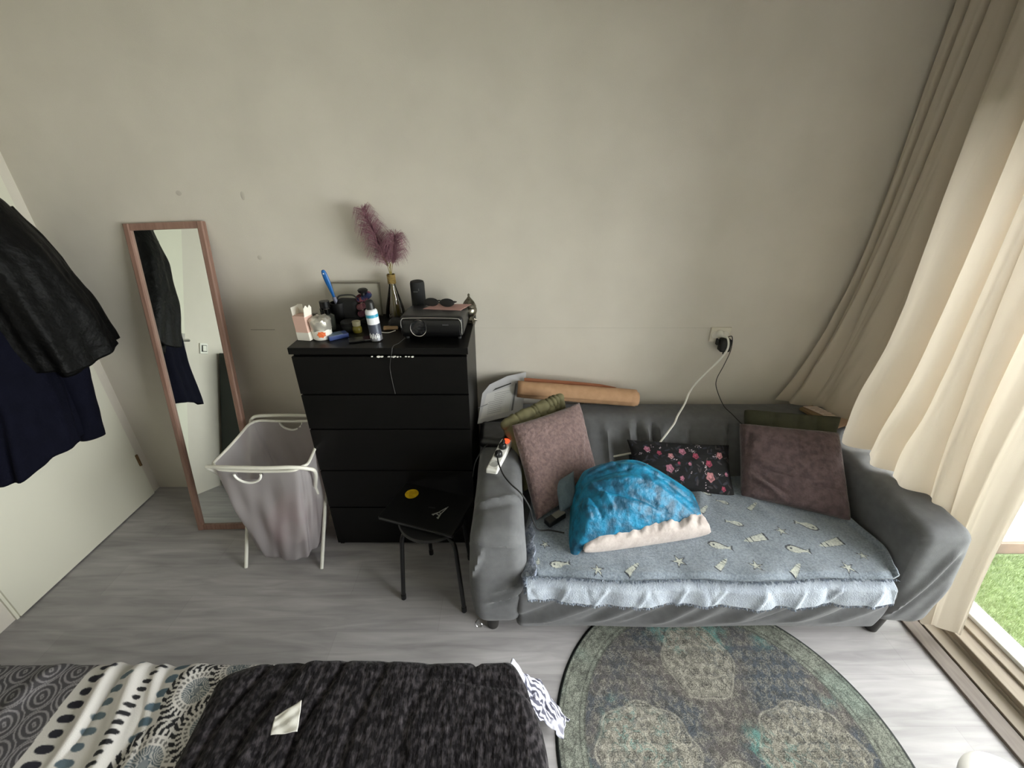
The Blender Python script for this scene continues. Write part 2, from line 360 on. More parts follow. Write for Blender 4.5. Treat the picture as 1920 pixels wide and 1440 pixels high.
# ---------------------------------------------------------------- curtain
def curtain():
    cu = [0, .12, .25, .33, .42, .52, .62, .69, .75, .80, .90, 1]
    bx = [1.60, 1.70, 1.82, 1.835, 1.78, 1.75, 1.785, 1.85, 1.92, 1.94, 1.99, 2.05]
    by = [-.035, -.07, -.17, -.29, -.42, -.58, -.74, -.86, -.95, -1.0, -1.04, -1.08]
    bz = [.70, .705, .705, .70, .70, .69, .69, .66, .36, .035, .06, .06]
    nu, nv = 420, 130
    u = np.linspace(0, 1, nu)[:, None]; v = np.linspace(0, 1, nv)[None, :]
    def ip(t): 
        f = np.interp(u, cu, t); k = np.ones(13)/13; g = np.pad(f[:, 0], 6, mode='edge'); return np.convolve(g, k, 'valid')[:, None]
    Bx, By, Bz = ip(bx), ip(by), ip(bz)
    Tx = 1.84+.12*ss(u, .7, 1)+0*u; Ty = -.03-u*.95; Tz = 2.61
    kx = 2.6+1.2*u; wx = v**kx*(1-0)+0; wx = np.where(u < .3, v**4.5, wx)
    wy = v**2.2
    X = Tx*(1-wx)+Bx*wx; Y = Ty*(1-wy)+By*wy; Z = Tz*(1-v)+Bz*v
    calm = 1-.80*ss(u, .70, .78)
    ph = 2*math.pi*(u*8.5+.45*np.sin(u*9)+.22*np.sin(v*3.2+u*5))
    amp = (.066+.024*np.sin(u*17+1))*calm*(1-.15*v)*(.35+.65*ss(u, .12, .5))
    f = np.sin(ph)+.35*np.sin(2*ph+1+v*2)
    X = X-.015-amp*f*.9; Y = np.minimum(Y+.35*amp*np.cos(ph)*np.minimum(1, u*8), -.012)
    # billow of cloth resting on the sofa corner
    bul = np.exp(-((u-.40)/.085)**2)*np.exp(-((v-.88)/.10)**2); X -= .06*bul; Y -= .03*bul
    bul = np.exp(-((u-.585)/.05)**2)*np.exp(-((v-.93)/.07)**2); X -= .04*bul
    # slanting creases where the hem drags over the sofa
    cr = npnoise(u*42+v*9, v*5-u*3, u*0, 4, 3)
    X -= .016*cr*ss(v, .35, .9)*calm; X -= .006*npnoise(u*90, v*6+u*10, u*0, 8, 2)
    Z = Z+.012*np.sin(u*23+2)*ss(v, .9, 1)*ss(1-u, .2, .3)
    P = np.stack([X, Y, Z+0*X], -1)
    return MB().grid(P)
ct = thing('curtain', 'long cream curtain bunched in the corner and draped over the sofa arm', 'curtain', (1.85, -.5, 2.62))
o = curtain().build('curtain_cloth', M_curtain, ct, loc=(1.85, -.5, 2.62), auto=False)
MB().box((.03, -1.3, .015), (.04, 3.3, .02)).build('curtain_rail', M_white, ct, smooth=False)

# ---------------------------------------------------------------- sofa
def ridge(A, B, a0, slope, b0, b1, wd, am, b_ref=0):
    return am*np.exp(-((A-a0-slope*(B-b_ref))/wd)**2)*ss(B, b0-.03, b0+.05)*(1-ss(B, b1-.05, b1+.03))
sofa = thing('sofa', 'dark grey slip-covered two-seat sofa against the back wall', 'sofa', (.84, -.53, 0))
SL = (.84, -.53, 0)
def wrinkle(P, am, sc, seed): return am*npnoise(P[:, 0]*sc, P[:, 1]*sc, P[:, 2]*sc, seed, 3)
def back_fn(P):
    z = P[:, 2]; y = P[:, 1]
    t = np.clip((z-.40)/(.69-.40), 0, 1); front = np.clip((-y-.03)/.20, 0, 1)
    P[:, 1] = y-front*(.30*(1-t)**1.2)
    x = P[:, 0]; r = 0*x
    for (a0, sl, am) in ((.66, -.15, .014), (.70, .12, -.010), (.745, .05, .016), (.79, -.02, -.010), (.83, .03, .012), (.98, -.35, .010), (1.02, -.25, -.008), (1.20, -.3, .010), (1.235, -.35, -.010), (1.44, .2, .008), (.52, .1, .009), (.40, 0, -.006)):
        r += ridge(x, z, a0, -sl, .42, .67, .019, am, .69)
    r += wrinkle(P, .005, 9, 1)
    P[:, 1] -= 3.0*r*front; P[:, 2] += .5*wrinkle(P, .006, 11, 2)*t
    return P
rbox((.84, -.13, .40), (2.04, .20, .58), .055, .018, back_fn).build('backrest', M_sofa, sofa, loc=SL)
def arm_fn(side):
    def f(P):
        x, y, z = P[:, 0].copy(), P[:, 1].copy(), P[:, 2].copy()
        xc = -.06 if side < 0 else 1.755
        t = ss(z, .45, .67)
        fr_ = ss(-y, .70, 1.05)
        P[:, 2] = z-.022*fr_*t**2+.012*np.cos((x-xc)/.12*1.3)*t-.0*y
        P[:, 1] = y-.015*np.sin(np.clip((z-.1)/.5, 0, 1)*math.pi)*fr_
        P[:, 0] = x+(x-xc)*(.16 if side < 0 else .12)*np.sin(np.clip((z-.1)/.56, 0, 1)*math.pi)*fr_
        P[:, 0] += wrinkle(P, .004, 10, 5+side); P[:, 1] += wrinkle(P, .005, 12, 9+side); P[:, 2] += wrinkle(P, .004, 9, 12+side)
        if side < 0:
            r = ridge(z, x, .30, .4, -.10, .03, .010, .010, -.05)+ridge(z, x, .27, .5, -.10, .03, .008, -.009, -.05)+ridge(z, x, .36, .5, -.08, .02, .008, .008, -.05)+ridge(z, x, .62, -.1, -.17, .05, .008, .012, -.05)+ridge(x, z, -.14, .25, .40, .58, .010, .010, .5)
            P[:, 1] -= 1.6*r*ss(-y, 1.0, 1.03)
            P[:, 2] += (ridge(y, x, -.86, .25, -.2, .06, .012, .010, -.05)-ridge(y, x, -.895, .25, -.2, .06, .014, .008, -.05))*ss(z, .6, .66)
        else:
            r = ridge(x, z, 1.70, .35, .16, .58, .018, .014, .3)-ridge(x, z, 1.735, .35, .16, .55, .016, .009, .3)+ridge(x, z, 1.80, .2, .1, .4, .02, .006, .2)
            P[:, 1] -= r*ss(-y, .98, 1.03)
        return P
    return f
rbox((-.06, -.545, .385), (.215, 1.02, .57), .058, .016, arm_fn(-1)).build('armrest', M_sofa, sofa, loc=SL)
rbox((1.752, -.545, .385), (.235, 1.02, .57), .058, .016, arm_fn(1)).build('armrest', M_sofa, sofa, loc=SL)
rbox((.84, -.72, .36), (1.60, .56, .18), .05, .04, lambda P: P+np.stack([0*P[:, 0], 0*P[:, 0], wrinkle(P, .004, 8, 3)], -1)).build('seat', M_sofa, sofa, loc=SL)
def skirt_fn(P):
    x, z = P[:, 0].copy(), P[:, 2].copy(); fr_ = ss(-P[:, 1], .90, 1.02); r = 0*x
    rg = random.Random(5)
    for k in range(17):
        a0 = .15+k*.09+rg.uniform(-.03, .03); am = rg.uniform(.012, .022)*(1 if k % 3 else -.7)
        r += ridge(x, z, a0, rg.uniform(.9, 1.9), .13, .35, .036, am*.85, .24)
    r += wrinkle(P, .006, 7, 22)
    P[:, 1] -= r*fr_+.02*np.sin(np.clip((z-.07)/.3, 0, 1)*3.14)*fr_
    P[:, 2] += (.008*np.sin(x*7)+wrinkle(P, .005, 6, 30))*(1-ss(z, .1, .2))
    return P
rbox((.84, -.79, .21), (1.64, .52, .28), .03, .012, skirt_fn).build('front_cover', M_sofa, sofa, loc=SL)
for (x, y) in ((-.09, -.985), (1.70, -1.0), (-.08, -.12), (1.72, -.12)):
    MB().lathe([(.022, 0), (.026, .004), (.036, .11), (.036, .12)], (x, y, 0), 24).build('foot', M_sofaleg, sofa, loc=SL)
# coiled hanging tie at the left front foot
tag(MB().tube(bez([(-.150, -1.060, .150), (-.162, -1.066, .135), (-.160, -1.070, .117), (-.143, -1.070, .111), (-.133, -1.070, .123), (-.140, -1.070, .135)], 30), .0035, 8).build('metal_hook', M_chrome, sofa, loc=SL), 'small silver hook at the corner of the left arm')

# ---------------------------------------------------------------- cushions
def cushion(name, label, args, m, cat='cushion', group=None, **kw):
    mb, c, cols = pillow(*args, **kw)
    o = mb.build(name, m, loc=c, cols=cols, auto=False, merge=cols is None)
    return tag(o, label, cat, group)
mb, c, _ = pillow((-.055, -.435, .785), (.275, -.235, .83), (.06, -.62, .50), (.36, -.38, .50), .10, wr=.25, seed=31, p=.32, e=4,
                  ridges=[(k, .2, k+.02, 1, .035, -.022) for k in (-.62, -.18, .1, .32, .62, .75)])
def puff(P): return P
mb2 = MB()
base = np.array((-.06, -.45, .79)); end = np.array((.275, -.235, .845)); dirv = (end-base); nrm = np.array((.16, -.27, -.32)); nrm /= np.linalg.norm(nrm)
perp = np.cross(dirv, nrm); perp /= np.linalg.norm(perp)
nu = 110; nth = 30
Pq = np.zeros((nth, nu, 3))
for i in range(nth):
    a = 2*math.pi*i/nth
    for k in range(nu):
        t = k/(nu-1); e_ = max(0, 1-abs(2*t-1)**6)**.5
        rr = .030*(.15+.85*e_)*(1+.06*math.sin(t*40))
        for c0, wd in ((.24, .012), (.49, .014), (.53, .012), (.72, .010), (.78, .009), (.84, .009), (.90, .008)): rr *= 1-.30*math.exp(-((t-c0-.015*math.sin(a))/wd)**2)
        Pq[i, k] = base+dirv*t+perp*math.cos(a)*rr*.95+nrm*(.012+math.sin(a)*rr*1.1)
oc = thing('seat_cushion', 'olive green tufted seat pad leaning behind the light mauve cushion', 'cushion', c)
mb.build('pad', M_olive, oc, loc=c, auto=False, merge=True)
mb2.grid(Pq, closed_u=True).build('puffed_edge', M_olive, oc, loc=c, auto=False)
cushion('cushion', 'light mauve plush cushion leaning on the left sofa arm', ((-.0, -.50, .815), (.355, -.31, .835), (.115, -.79, .475), (.45, -.53, .49)), M_mauve, T=.115, seed=11, wr=.10, pinch=.03, p=.36, e=3,
        ridges=[(-.2, -.2, .5, .1, .1, .006), (.5, -.4, .75, .3, .06, .006), (-.3, .4, .4, .5, .08, .005)])
rot_ = cushion('seat_cushion', 'dark olive seat pad standing behind the brown-mauve cushion at the right', ((1.27, -.265, .765), (1.735, -.345, .765), (1.22, -.50, .52), (1.58, -.56, .52)), M_darkolive, T=.085, seed=13, wr=.10, pinch=.02, p=.18, e=6,
               ridges=[(-.45, .3, -.4, 1, .05, -.012), (.1, .3, .1, 1, .05, -.012), (.55, .3, .5, 1, .05, -.012)])
cushion('cushion', 'brown-mauve plush cushion against the right arm, creased across the middle', ((1.195, -.375, .745), (1.655, -.46, .745), (1.15, -.625, .475), (1.585, -.79, .47)), M_mauve2, T=.13, seed=17, wr=.10, pinch=.02, p=.3, e=3.5,
        ridges=[(-.95, -.15, .1, -.32, .035, -.020), (-.9, -.02, .15, -.2, .06, .012), (-.85, -.45, -.2, -.95, .045, .016), (-.75, -.38, -.1, -.8, .035, -.016), (.15, -.42, .9, -.38, .04, -.014), (.1, .95, .12, .1, .05, -.008), (-.85, .8, -.92, 0, .04, -.014)])
# floral cushion
def floral(A, B):
    x, y = A*.275, B*.125; c = np.zeros(A.shape+(3,)); c[:] = lin((15, 14, 17))
    rg = np.random.RandomState(12)
    def blob(cx, cy, r, col, soft=.15):
        nonlocal c
        d = np.hypot(x-cx, y-cy)/r; a = np.arctan2(y-cy, x-cx); d = d*(1+.12*np.sin(a*5+cx*90))
        m = (1-ss(d, 1-soft, 1))[..., None]; c = c*(1-m)+np.array(lin(col))*m
    for k in range(150):
        cx, cy = rg.uniform(-.27, .27), rg.uniform(-.12, .12); a = rg.rand()*3.14; L_ = rg.uniform(.008, .02)
        du = (x-cx)*math.cos(a)+(y-cy)*math.sin(a); dv = -(x-cx)*math.sin(a)+(y-cy)*math.cos(a)
        m = (1-ss(np.hypot(du/L_, dv/(L_*.32)), .7, 1))[..., None]
        col = [(52, 52, 60), (40, 44, 58), (62, 58, 60), (34, 36, 46)][rg.randint(4)]; c = c*(1-m)+np.array(lin(col))*m
    fl = [(-.19, .07, .017), (-.13, .05, .013), (-.07, .035, .016), (.0, .065, .019), (.07, .045, .017), (.21, .06, .018), (-.085, -.03, .022), (.14, .01, .018), (.14, -.055, .024), (-.02, -.075, .012), (.21, -.1, .012), (-.21, -.02, .011), (.03, .0, .009), (-.03, .0, .008), (-.16, -.07, .013), (.24, -.03, .010)]
    for i, (cx, cy, r) in enumerate(fl):
        col = [(168, 108, 128), (150, 62, 84), (176, 120, 124)][i % 3]
        blob(cx, cy, r, col); blob(cx+r*.1, cy-r*.1, r*.62, tuple(int(q*.72) for q in col)); blob(cx, cy+r*.1, r*.38, tuple(min(255, int(q*1.12)) for q in col))
    for k in range(26):
        cx, cy = rg.uniform(-.26, .26), rg.uniform(-.11, .11)
        for j in range(4): blob(cx+rg.uniform(-.009, .009), cy+rg.uniform(-.008, .008), .0024, (205, 190, 196), .4)
    return c
cushion('cushion', 'black cushion with pink rose print in the middle of the sofa', ((.62, -.36, .635), (1.165, -.385, .615), (.635, -.555, .475), (1.125, -.625, .465)), M_attr, T=.11, seed=19, wr=.12, pinch=.05, p=.45, n=240, colfn=floral)
# pale cushion with blue velvet one slumped on it
cushion('cushion', 'pale beige satin cushion lying under the blue velvet throw', ((.34, -.66, .53), (.84, -.62, .53), (.30, -1.00, .51), (.88, -.90, .515)), M_beige, T=.125, seed=23, wr=.35, pinch=.0, p=.3, e=4,
        ridges=[(-.85, -1, -.75, -.3, .05, -.01)]+[(k, -1, k+.1, -.55, .035, am) for k, am in ((-.5, .012), (-.35, -.014), (-.1, .012), (.12, -.014), (.3, .014), (.45, -.014), (.62, .012), (.75, -.012))])
def velvet():
    nu, nv = 150, 110
    u = np.linspace(-1, 1, nu)[:, None]; v = np.linspace(-1, 1, nv)[None, :]
    xl = .245+.045*ss(v, -1, 1); xr = .872-.10*ss(v, -.2, 1)
    X = xl*(1-(u+1)/2)+xr*(u+1)/2
    yf = -.995+.14*(u+1)/2; yb_ = -.62+.03*(u+1)/2
    Y = yf*(1-(v+1)/2)+yb_*(v+1)/2
    gu = np.where(u < 0, 1-np.abs(u)**9, 1-np.abs(u)**2.6); hv = np.where(v < .30, 1-(np.abs(v-.30)/1.30)**2.3, 1-(np.abs(v-.30)/.70)**3)
    prof = np.clip(gu, 0, 1)**.5*np.clip(hv, 0, 1)**.62
    top = .545+.150*np.exp(-((u+.12)/1.0)**2)+.0*v
    edge = .545-.065*(1-ss(u, -.95, -.75))-.05*ss(u, .9, 1)
    Z = edge+(top-.50)*prof
    Z = Z+.006*npnoise(X*16, Y*16, X*0, 41, 3)*prof
    for (x0, y0, x1, y1, wd, am) in ((.28, -.74, .46, -.70, .011, .014), (.29, -.77, .52, -.745, .010, -.011), (.29, -.80, .56, -.80, .012, .010), (.30, -.83, .62, -.87, .012, -.009), (.44, -.66, .60, -.70, .012, -.008), (.28, -.80, .33, -.93, .010, .010), (.31, -.79, .38, -.92, .010, -.012), (.35, -.80, .43, -.90, .011, .010), (.40, -.86, .62, -.93, .013, .009), (.42, -.84, .66, -.88, .012, -.010), (.60, -.80, .80, -.86, .014, .008), (.62, -.74, .80, -.80, .014, -.010), (.50, -.72, .66, -.74, .012, .009), (.5, -.9, .78, -.87, .02, .008)):
        dx, dy = x1-x0, y1-y0; t = np.clip(((X-x0)*dx+(Y-y0)*dy)/(dx*dx+dy*dy), 0, 1); Z = Z+am*np.exp(-(np.hypot(X-x0-t*dx, Y-y0-t*dy)/wd)**2)
    # hem drops at the front left, lifts over the pale cushion at the front right
    Y = Y+.006*npnoise(X*18, Y*3, X*0, 43, 2)
    hem = ss(-v, .93, 1); Z = Z-hem*(.022*(1-ss(u, -.6, .2)))
    side = ss(-u, .93, 1); Z = Z-side*.05
    bk = ss(v, .95, 1); Z = Z-bk*.06
    return np.stack([X+0*v, Y, Z], -1)
tag(MB().grid(velvet()).build('velvet_throw', M_blue, loc=(.55, -.8, .6), auto=False, solid=.008), 'bright blue velvet throw heaped over the pale beige cushion', 'throw')
mbp, c, _ = pillow((.205, -.66, .60), (.30, -.62, .63), (.225, -.78, .50), (.31, -.73, .53), .05, seed=3, n=24)
tag(mbp.build('soft_toy', mat('grey_blue_plush', (96, 112, 122), .9, bump=.003, bs=90), loc=c, auto=False, merge=True), 'grey-blue plush corner poking out left of the blue velvet throw', 'plush')

# ---------------------------------------------------------------- fleece blanket on the seat
def inpoly(x, y, poly):
    ins = np.zeros(x.shape, bool); n = len(poly)
    for i in range(n):
        x0, y0 = poly[i]; x1, y1 = poly[(i+1) % n]
        c = ((y0 > y) != (y1 > y)) & (x < (x1-x0)*(y-y0)/((y1-y0) if y1 != y0 else 1e-9)+x0); ins ^= c
    return ins
FISH = [(-.5, .02), (-.42, .14), (-.22, .2), (0, .15), (.25, .05), (.38, .03), (.5, .16), (.47, .0), (.5, -.16), (.38, -.06), (.2, -.1), (0, -.2), (-.25, -.2), (-.42, -.12)]
STAR = [(math.cos(a*math.pi/5)*(.5 if a % 2 == 0 else .17), math.sin(a*math.pi/5)*(.5 if a % 2 == 0 else .17)) for a in range(10)]
def fleece_col(X, Y):
    n = npnoise(X*30, Y*30, X*0, 51, 3)
    c = np.array(lin((138, 148, 158)))[None, None]*(1+.14*n[..., None])
    dark = np.array(lin((44, 50, 60))); cream = np.array(lin((200, 202, 190)))
    def put(cx, cy, ang, sc, kind):
        nonlocal c
        du = ((X-cx)*math.cos(ang)+(Y-cy)*math.sin(ang))/sc; dv = (-(X-cx)*math.sin(ang)+(Y-cy)*math.cos(ang))/sc
        sel = (np.abs(du) < .8) & (np.abs(dv) < .8)
        if not sel.any(): return
        def paint(poly, col, g=1, ox=0, oy=0):
            m = np.zeros(X.shape, bool); m[sel] = inpoly((du[sel]-ox)/g, (dv[sel]-oy)/g, poly); c[m] = col
        if kind == 'fish':
            paint(FISH, dark, 1.18, 0, .03); paint(FISH, cream)
            m = (np.hypot(du+.3, (dv-.03)*1.1) < .055) & sel; c[m] = dark
        elif kind == 'star':
            paint(STAR, dark, 1.25); paint(STAR, cream, .85)
        else:
            LH = [(-.5, .17), (.1, .12), (.1, -.12), (-.5, -.17)]
            paint(LH, dark, 1.15); paint(LH, cream); paint([(.14, .11), (.3, .1), (.3, -.1), (.14, -.11)], cream); paint([(.34, .08), (.5, 0), (.34, -.08)], cream)
            m = sel & (np.abs(dv) < .13) & ((np.abs(du-.12) < .02) | (np.abs(du-.32) < .02)); c[m] = dark
    for (x, y, a, s_, k) in ((.20, -1.035, .1, .085, 'fish'), (.352, -1.065, .3, .06, 'star'), (.502, -1.055, .7, .085, 'lh'), (.704, -1.02, .6, .07, 'star'), (.879, -1.035, .7, .085, 'lh'), (.91, -.942, -.25, .10, 'fish'), (1.08, -.90, -2.9, .12, 'lh'),
                             (1.179, -1.055, .7, .085, 'lh'), (1.015, -1.045, .2, .065, 'star'), (1.395, -1.05, .5, .065, 'star'), (1.24, -.96, -.2, .10, 'fish'), (1.40, -.925, -2.9, .125, 'lh'), (1.033, -.806, 2.8, .08, 'fish'), (1.225, -.855, .4, .06, 'star'),
                             (1.36, -.82, 2.7, .10, 'fish'), (.93, -.715, .8, .075, 'lh'), (.975, -.60, 2.8, .07, 'fish'), (1.172, -.70, .6, .07, 'lh'), (1.04, -.665, 2.7, .06, 'fish'), (.145, -.93, .8, .05, 'star'), (.11, -1.02, 1.4, .04, 'fish'), (.5, -.63, .2, .08, 'fish'), (1.5, -.99, 0, .05, 'star')):
        put(x, y, a, s_*.9, k)
    return c
BL_ = (.83, -.8, .46)
bk = thing('blanket', 'blue-grey fleece blanket with fish and starfish on the sofa seat', 'blanket', BL_)
def front_edge(X): return -1.088-.016*np.sin((X-.1)*2.0)+.006*np.sin(X*11)
def fleece_top():
    nx, ny = 520, 200
    u = np.linspace(0, 1, nx)[:, None]; v = np.linspace(0, 1, ny)[None, :]
    X = .075+u*1.525+0*v; Y = -.47+(front_edge(X)+.47)*v
    X = X+(.02*np.sin(v*7)+.0)*(1-u)-.05*u*ss(v, .75, 1)-.02*u*np.sin(v*5)
    Z = .468+.006*npnoise(X*7, Y*7, X*0, 61, 3)+.004*npnoise(X*25, Y*25, X*0, 62, 2)
    Z = Z+.012*np.exp(-((X-.955-.3*(Y+.6))/.03)**2)*ss(Y, -.8, -.6)+.010*np.exp(-((X-1.18+.4*(Y+.65))/.03)**2)*ss(Y, -.85, -.65)
    Z = Z-.012*ss(v, .96, 1)+.006*np.sin(X*26)*ss(v, .9, 1)
    Z = Z-.03*ss(1-u, .985, 1)+.02*ss(u, .985, 1)
    return np.stack([X, Y, Z], -1)
P = fleece_top()
MB().grid(P).build('folded_layer', M_attr_plush, bk, loc=BL_, cols=fleece_col(P[..., 0], P[..., 1]), auto=False, solid=.010)
M_fl2 = mat('pale_fleece_underside', (160, 168, 178), .95, col2=(144, 152, 163), vs=25, bump=.003, bs=160, sheen=.4)
M_fringe = mat('fringe_yarn', (160, 170, 184), .95, col2=(110, 120, 136), vs=90)
def hem_curve(X): return .372-.012*(X-.1)+.005*np.sin(X*9+1)+.003*np.sin(X*31)
def fleece_hang():
    nx, ny = 420, 30
    u = np.linspace(0, 1, nx)[:, None]; v = np.linspace(0, 1, ny)[None, :]
    X = .055+u*1.50+0*v; ye = front_edge(X)
    pl_ = np.sin(X*27+.8*np.sin(X*6))+.5*np.sin(X*55+2)
    Y = (ye+.02)-.045*ss(v, 0, .35)-.02*v-.006*pl_*ss(v, .05, .6)-.006*(np.exp(-((((X+.05*v)*6.3) % 1)-.5)**2/.006)-.7*np.exp(-((((X-.04*v)*4.1+.3) % 1)-.5)**2/.004))*ss(v, .02, .4)
    Z = .458-(.458-hem_curve(X))*v
    X = X+.012*v*np.sin(X*13)
    return np.stack([X, Y, Z], -1)
Ph = fleece_hang()
MB().grid(Ph).build('hanging_layer', M_fl2, bk, loc=BL_, auto=False, solid=.006)
lf = MB(); nx, ny = 30, 120
u = np.linspace(0, 1, nx)[:, None]; v = np.linspace(0, 1, ny)[None, :]
X = .048+.05*u+.006*np.sin(v*20+u*3); Y = -.80-.29*v+0*u; Z = .474-.05*(1-u)**2-.07*ss(v, .9, 1)*(1-u)+.005*npnoise(X*40, Y*30, X*0, 71, 3)
lf.grid(np.stack([X+0*v, Y, Z], -1)).build('turned_edge', mat('frosted_fleece', (150, 158, 172), .95, col2=(92, 100, 118), vs=70, bump=.006, bs=110, sheen=.4), bk, loc=BL_, auto=False, solid=.012)
fg = MB(); rg = random.Random(9)
def strand(p, dx, dy, dz, r=.0016):
    p = Vector(p); d_ = Vector((dx, dy, dz)); q = Vector((rg.uniform(-1, 1), rg.uniform(-1, 1), rg.uniform(-1, 1)))*.003
    fg.tube([p, p+d_*.5+q, p+d_], [r, r, r*.6], 3)
for k in range(1300):
    x = rg.uniform(.06, 1.56)
    if k % 2: strand((x, front_edge(x)-.004, .462), rg.uniform(-.008, .008), rg.uniform(-.016, -.008), rg.uniform(-.006, .006))
    else:
        i = min(419, int((x-.055)/1.5*419)); p = Ph[i, -1]; strand(p, rg.uniform(-.006, .006), rg.uniform(-.006, .002), rg.uniform(-.016, -.008))
for k in range(260):
    y = rg.uniform(-1.12, -.82); strand((.06, y, .45), rg.uniform(-.014, -.004), rg.uniform(-.006, .006), rg.uniform(-.01, .004))
f_ = fg.build('fringe', M_fringe, bk, loc=BL_, smooth=False); f_['kind'] = 'stuff'

# ---------------------------------------------------------------- mirror
mr_ = thing('standing_mirror', 'tall narrow mirror in a rose-brown wood frame leaning on the wall', 'mirror', (-1.685, -.375, .004), (R(-12.2), R(-1.9), R(0)))
W_, H_ = .405, 1.735
fm = MB()
for s_ in (-1, 1): fm.prism([(-.016, 0), (.016, 0), (.016, .022), (.010, .026), (-.010, .026), (-.016, .022)], 0, H_, lambda x, y, h, s_=s_: (s_*(W_/2-.016)+x, -y+.01, h))
for z in (.016, H_-.016): fm.prism([(-.016, 0), (.016, 0), (.016, .022), (-.016, .022)], -W_/2+.032, W_/2-.032, lambda x, y, h, z=z: (h, -y+.01, z+x))
fm.build('mirror_frame', M_copper, mr_, smooth=False)
MB().box((0, .0, H_/2), (W_-.05, .004, H_-.05)).build('mirror_glass', M_mirror, mr_, smooth=False)
MB().box((0, .008, H_/2), (W_-.03, .006, H_-.03)).build('backing', M_kraftd, mr_, smooth=False)

# ---------------------------------------------------------------- laundry basket
lb = thing('laundry_basket', 'white mesh laundry bag on a folding tube frame beside the mirror', 'laundry basket', (-1.2, -.45, 0)); LB = (-1.2, -.45, 0)
M_tubew = mat('white_tube', (218, 216, 205), .4)
fb = bez([(-1.445, -.675, .70), (-1.30, -.70, .708), (-1.12, -.71, .712), (-1.00, -.70, .708), (-.945, -.675, .68), (-.925, -.64, .63)], 30)
f1 = fb+[Vector((-.955, -.45, .33)), Vector((-.985, -.245, .012))]
MB().tube(bez([(-1.435, -.67, .695), (-1.32, -.69, .706), (-1.14, -.70, .71), (-1.03, -.69, .706), (-.97, -.665, .68), (-.955, -.63, .63), (-1.03, -.535, .45)], 60)+[Vector((-1.045, -.50, .37))], .0095, 10).build('front_frame', M_tubew, lb, loc=LB)
MB().tube(bez([(-1.475, -.245, .64), (-1.455, -.235, .69), (-1.40, -.228, .705), (-1.18, -.225, .705), (-1.06, -.228, .69), (-1.03, -.25, .63)], 40), .0095, 10).build('back_frame', M_tubew, lb, loc=LB)
for (a, b_, n_) in (((-1.03, -.25, .63), (-1.035, -.665, .0), 'leg'), ((-1.475, -.245, .64), (-1.45, -.66, .0), 'leg'), ((-1.435, -.67, .695), (-1.44, -.22, .0), 'leg'), ((-1.045, -.50, .37), (-1.055, -.22, .0), 'leg')):
    a = Vector(a); b_ = Vector(b_); MB().tube([a, a*.5+b_*.5, b_], .0095, 10).build(n_, M_tubew, lb, loc=LB)
def bagmat():
    m = bpy.data.materials.new('white_mesh_fabric'); m.use_nodes = True; nt = m.node_tree; N = nt.nodes; L = nt.links; b = N['Principled BSDF']
    b.inputs['Base Color'].default_value = (*lin((186, 181, 183)), 1); b.inputs['Roughness'].default_value = .6
    t = N.new('ShaderNodeBsdfTranslucent'); t.inputs[0].default_value = (*lin((200, 192, 194)), 1); tr = N.new('ShaderNodeBsdfTransparent')
    m1 = N.new('ShaderNodeMixShader'); m1.inputs[0].default_value = .4; m2 = N.new('ShaderNodeMixShader'); m2.inputs[0].default_value = .22
    L.new(b.outputs[0], m1.inputs[1]); L.new(t.outputs[0], m1.inputs[2]); L.new(m1.outputs[0], m2.inputs[1]); L.new(tr.outputs[0], m2.inputs[2]); L.new(m2.outputs[0], N['Material Output'].inputs[0]); return m
M_bag = bagmat()
def bag_ring(h, n=160):
    # h: 0 rim .. 1 bottom ; corners of the outline blend from rim to base
    top = np.array([(-1.43, -.68), (-.965, -.69), (-1.04, -.245), (-1.45, -.245)]); bot = np.array([(-1.385, -.64), (-1.06, -.66), (-1.085, -.32), (-1.33, -.32)])
    t = h**1.15; q = top*(1-t)+bot*t; z = .695-.62*h
    P = []; c = q.mean(0)
    for k in range(n):
        s = k/n*4; i = int(s); f = s-i; f = f*f*(3-2*f)*.35+f*.65; a, b_ = q[i], q[(i+1) % 4]; p = a*(1-f)+b_*f
        cor = min(s-i, 1-(s-i)); p = c+(p-c)*(1-(.10+.10*h)*math.exp(-(cor/.10)**2))
        ang = k/n*6.283; wv = .009*math.sin(ang*5+h*3)+.006*math.sin(ang*11+2-h*4)+.003*math.sin(ang*23+h*9)
        p = p+(p-c)/np.linalg.norm(p-c)*wv*min(1, h*3)
        P.append((p[0], p[1], z-.02*h*math.sin(ang*2+.5)-.012*(1-h)*abs(math.sin(ang*2))))
    return P
nr = 46; rings = np.array([bag_ring(i/(nr-1)) for i in range(nr)])
lastc = rings[-1].mean(0); extra = [rings[-1]*(1-t)+lastc*t+np.array((0, 0, -.03*math.sin(t*math.pi/2))) for t in (.15, .4, .7, 1)]
R_ = np.concatenate([rings, np.array(extra)]).transpose(1, 0, 2)
bg_ = MB(); V = R_.reshape(-1, 3); nvv = R_.shape[1]; Fc = []
for i in range(R_.shape[0]):
    j = (i+1) % R_.shape[0]
    for k in range(nvv-1):
        q = (i*nvv+k, j*nvv+k, j*nvv+k+1, i*nvv+k+1); c = V[list(q)].mean(0)
        xm = -1.235 if c[1] < -.45 else -1.24
        if k < 9 and (c[1] < -.6 or c[1] > -.30) and ((c[0]-xm)/.062)**2+((c[2]-.675)/.05)**2 < 1: continue
        Fc.append(q)
bg_.add(V, Fc); bg_.build('mesh_bag', M_bag, lb, loc=LB, auto=False)
hem = R_[:, 0]
MB().tube([p+np.array((0, 0, -.004)) for p in hem], .007, 8, closed=True).build('bag_hem', M_tubew, lb, loc=LB)
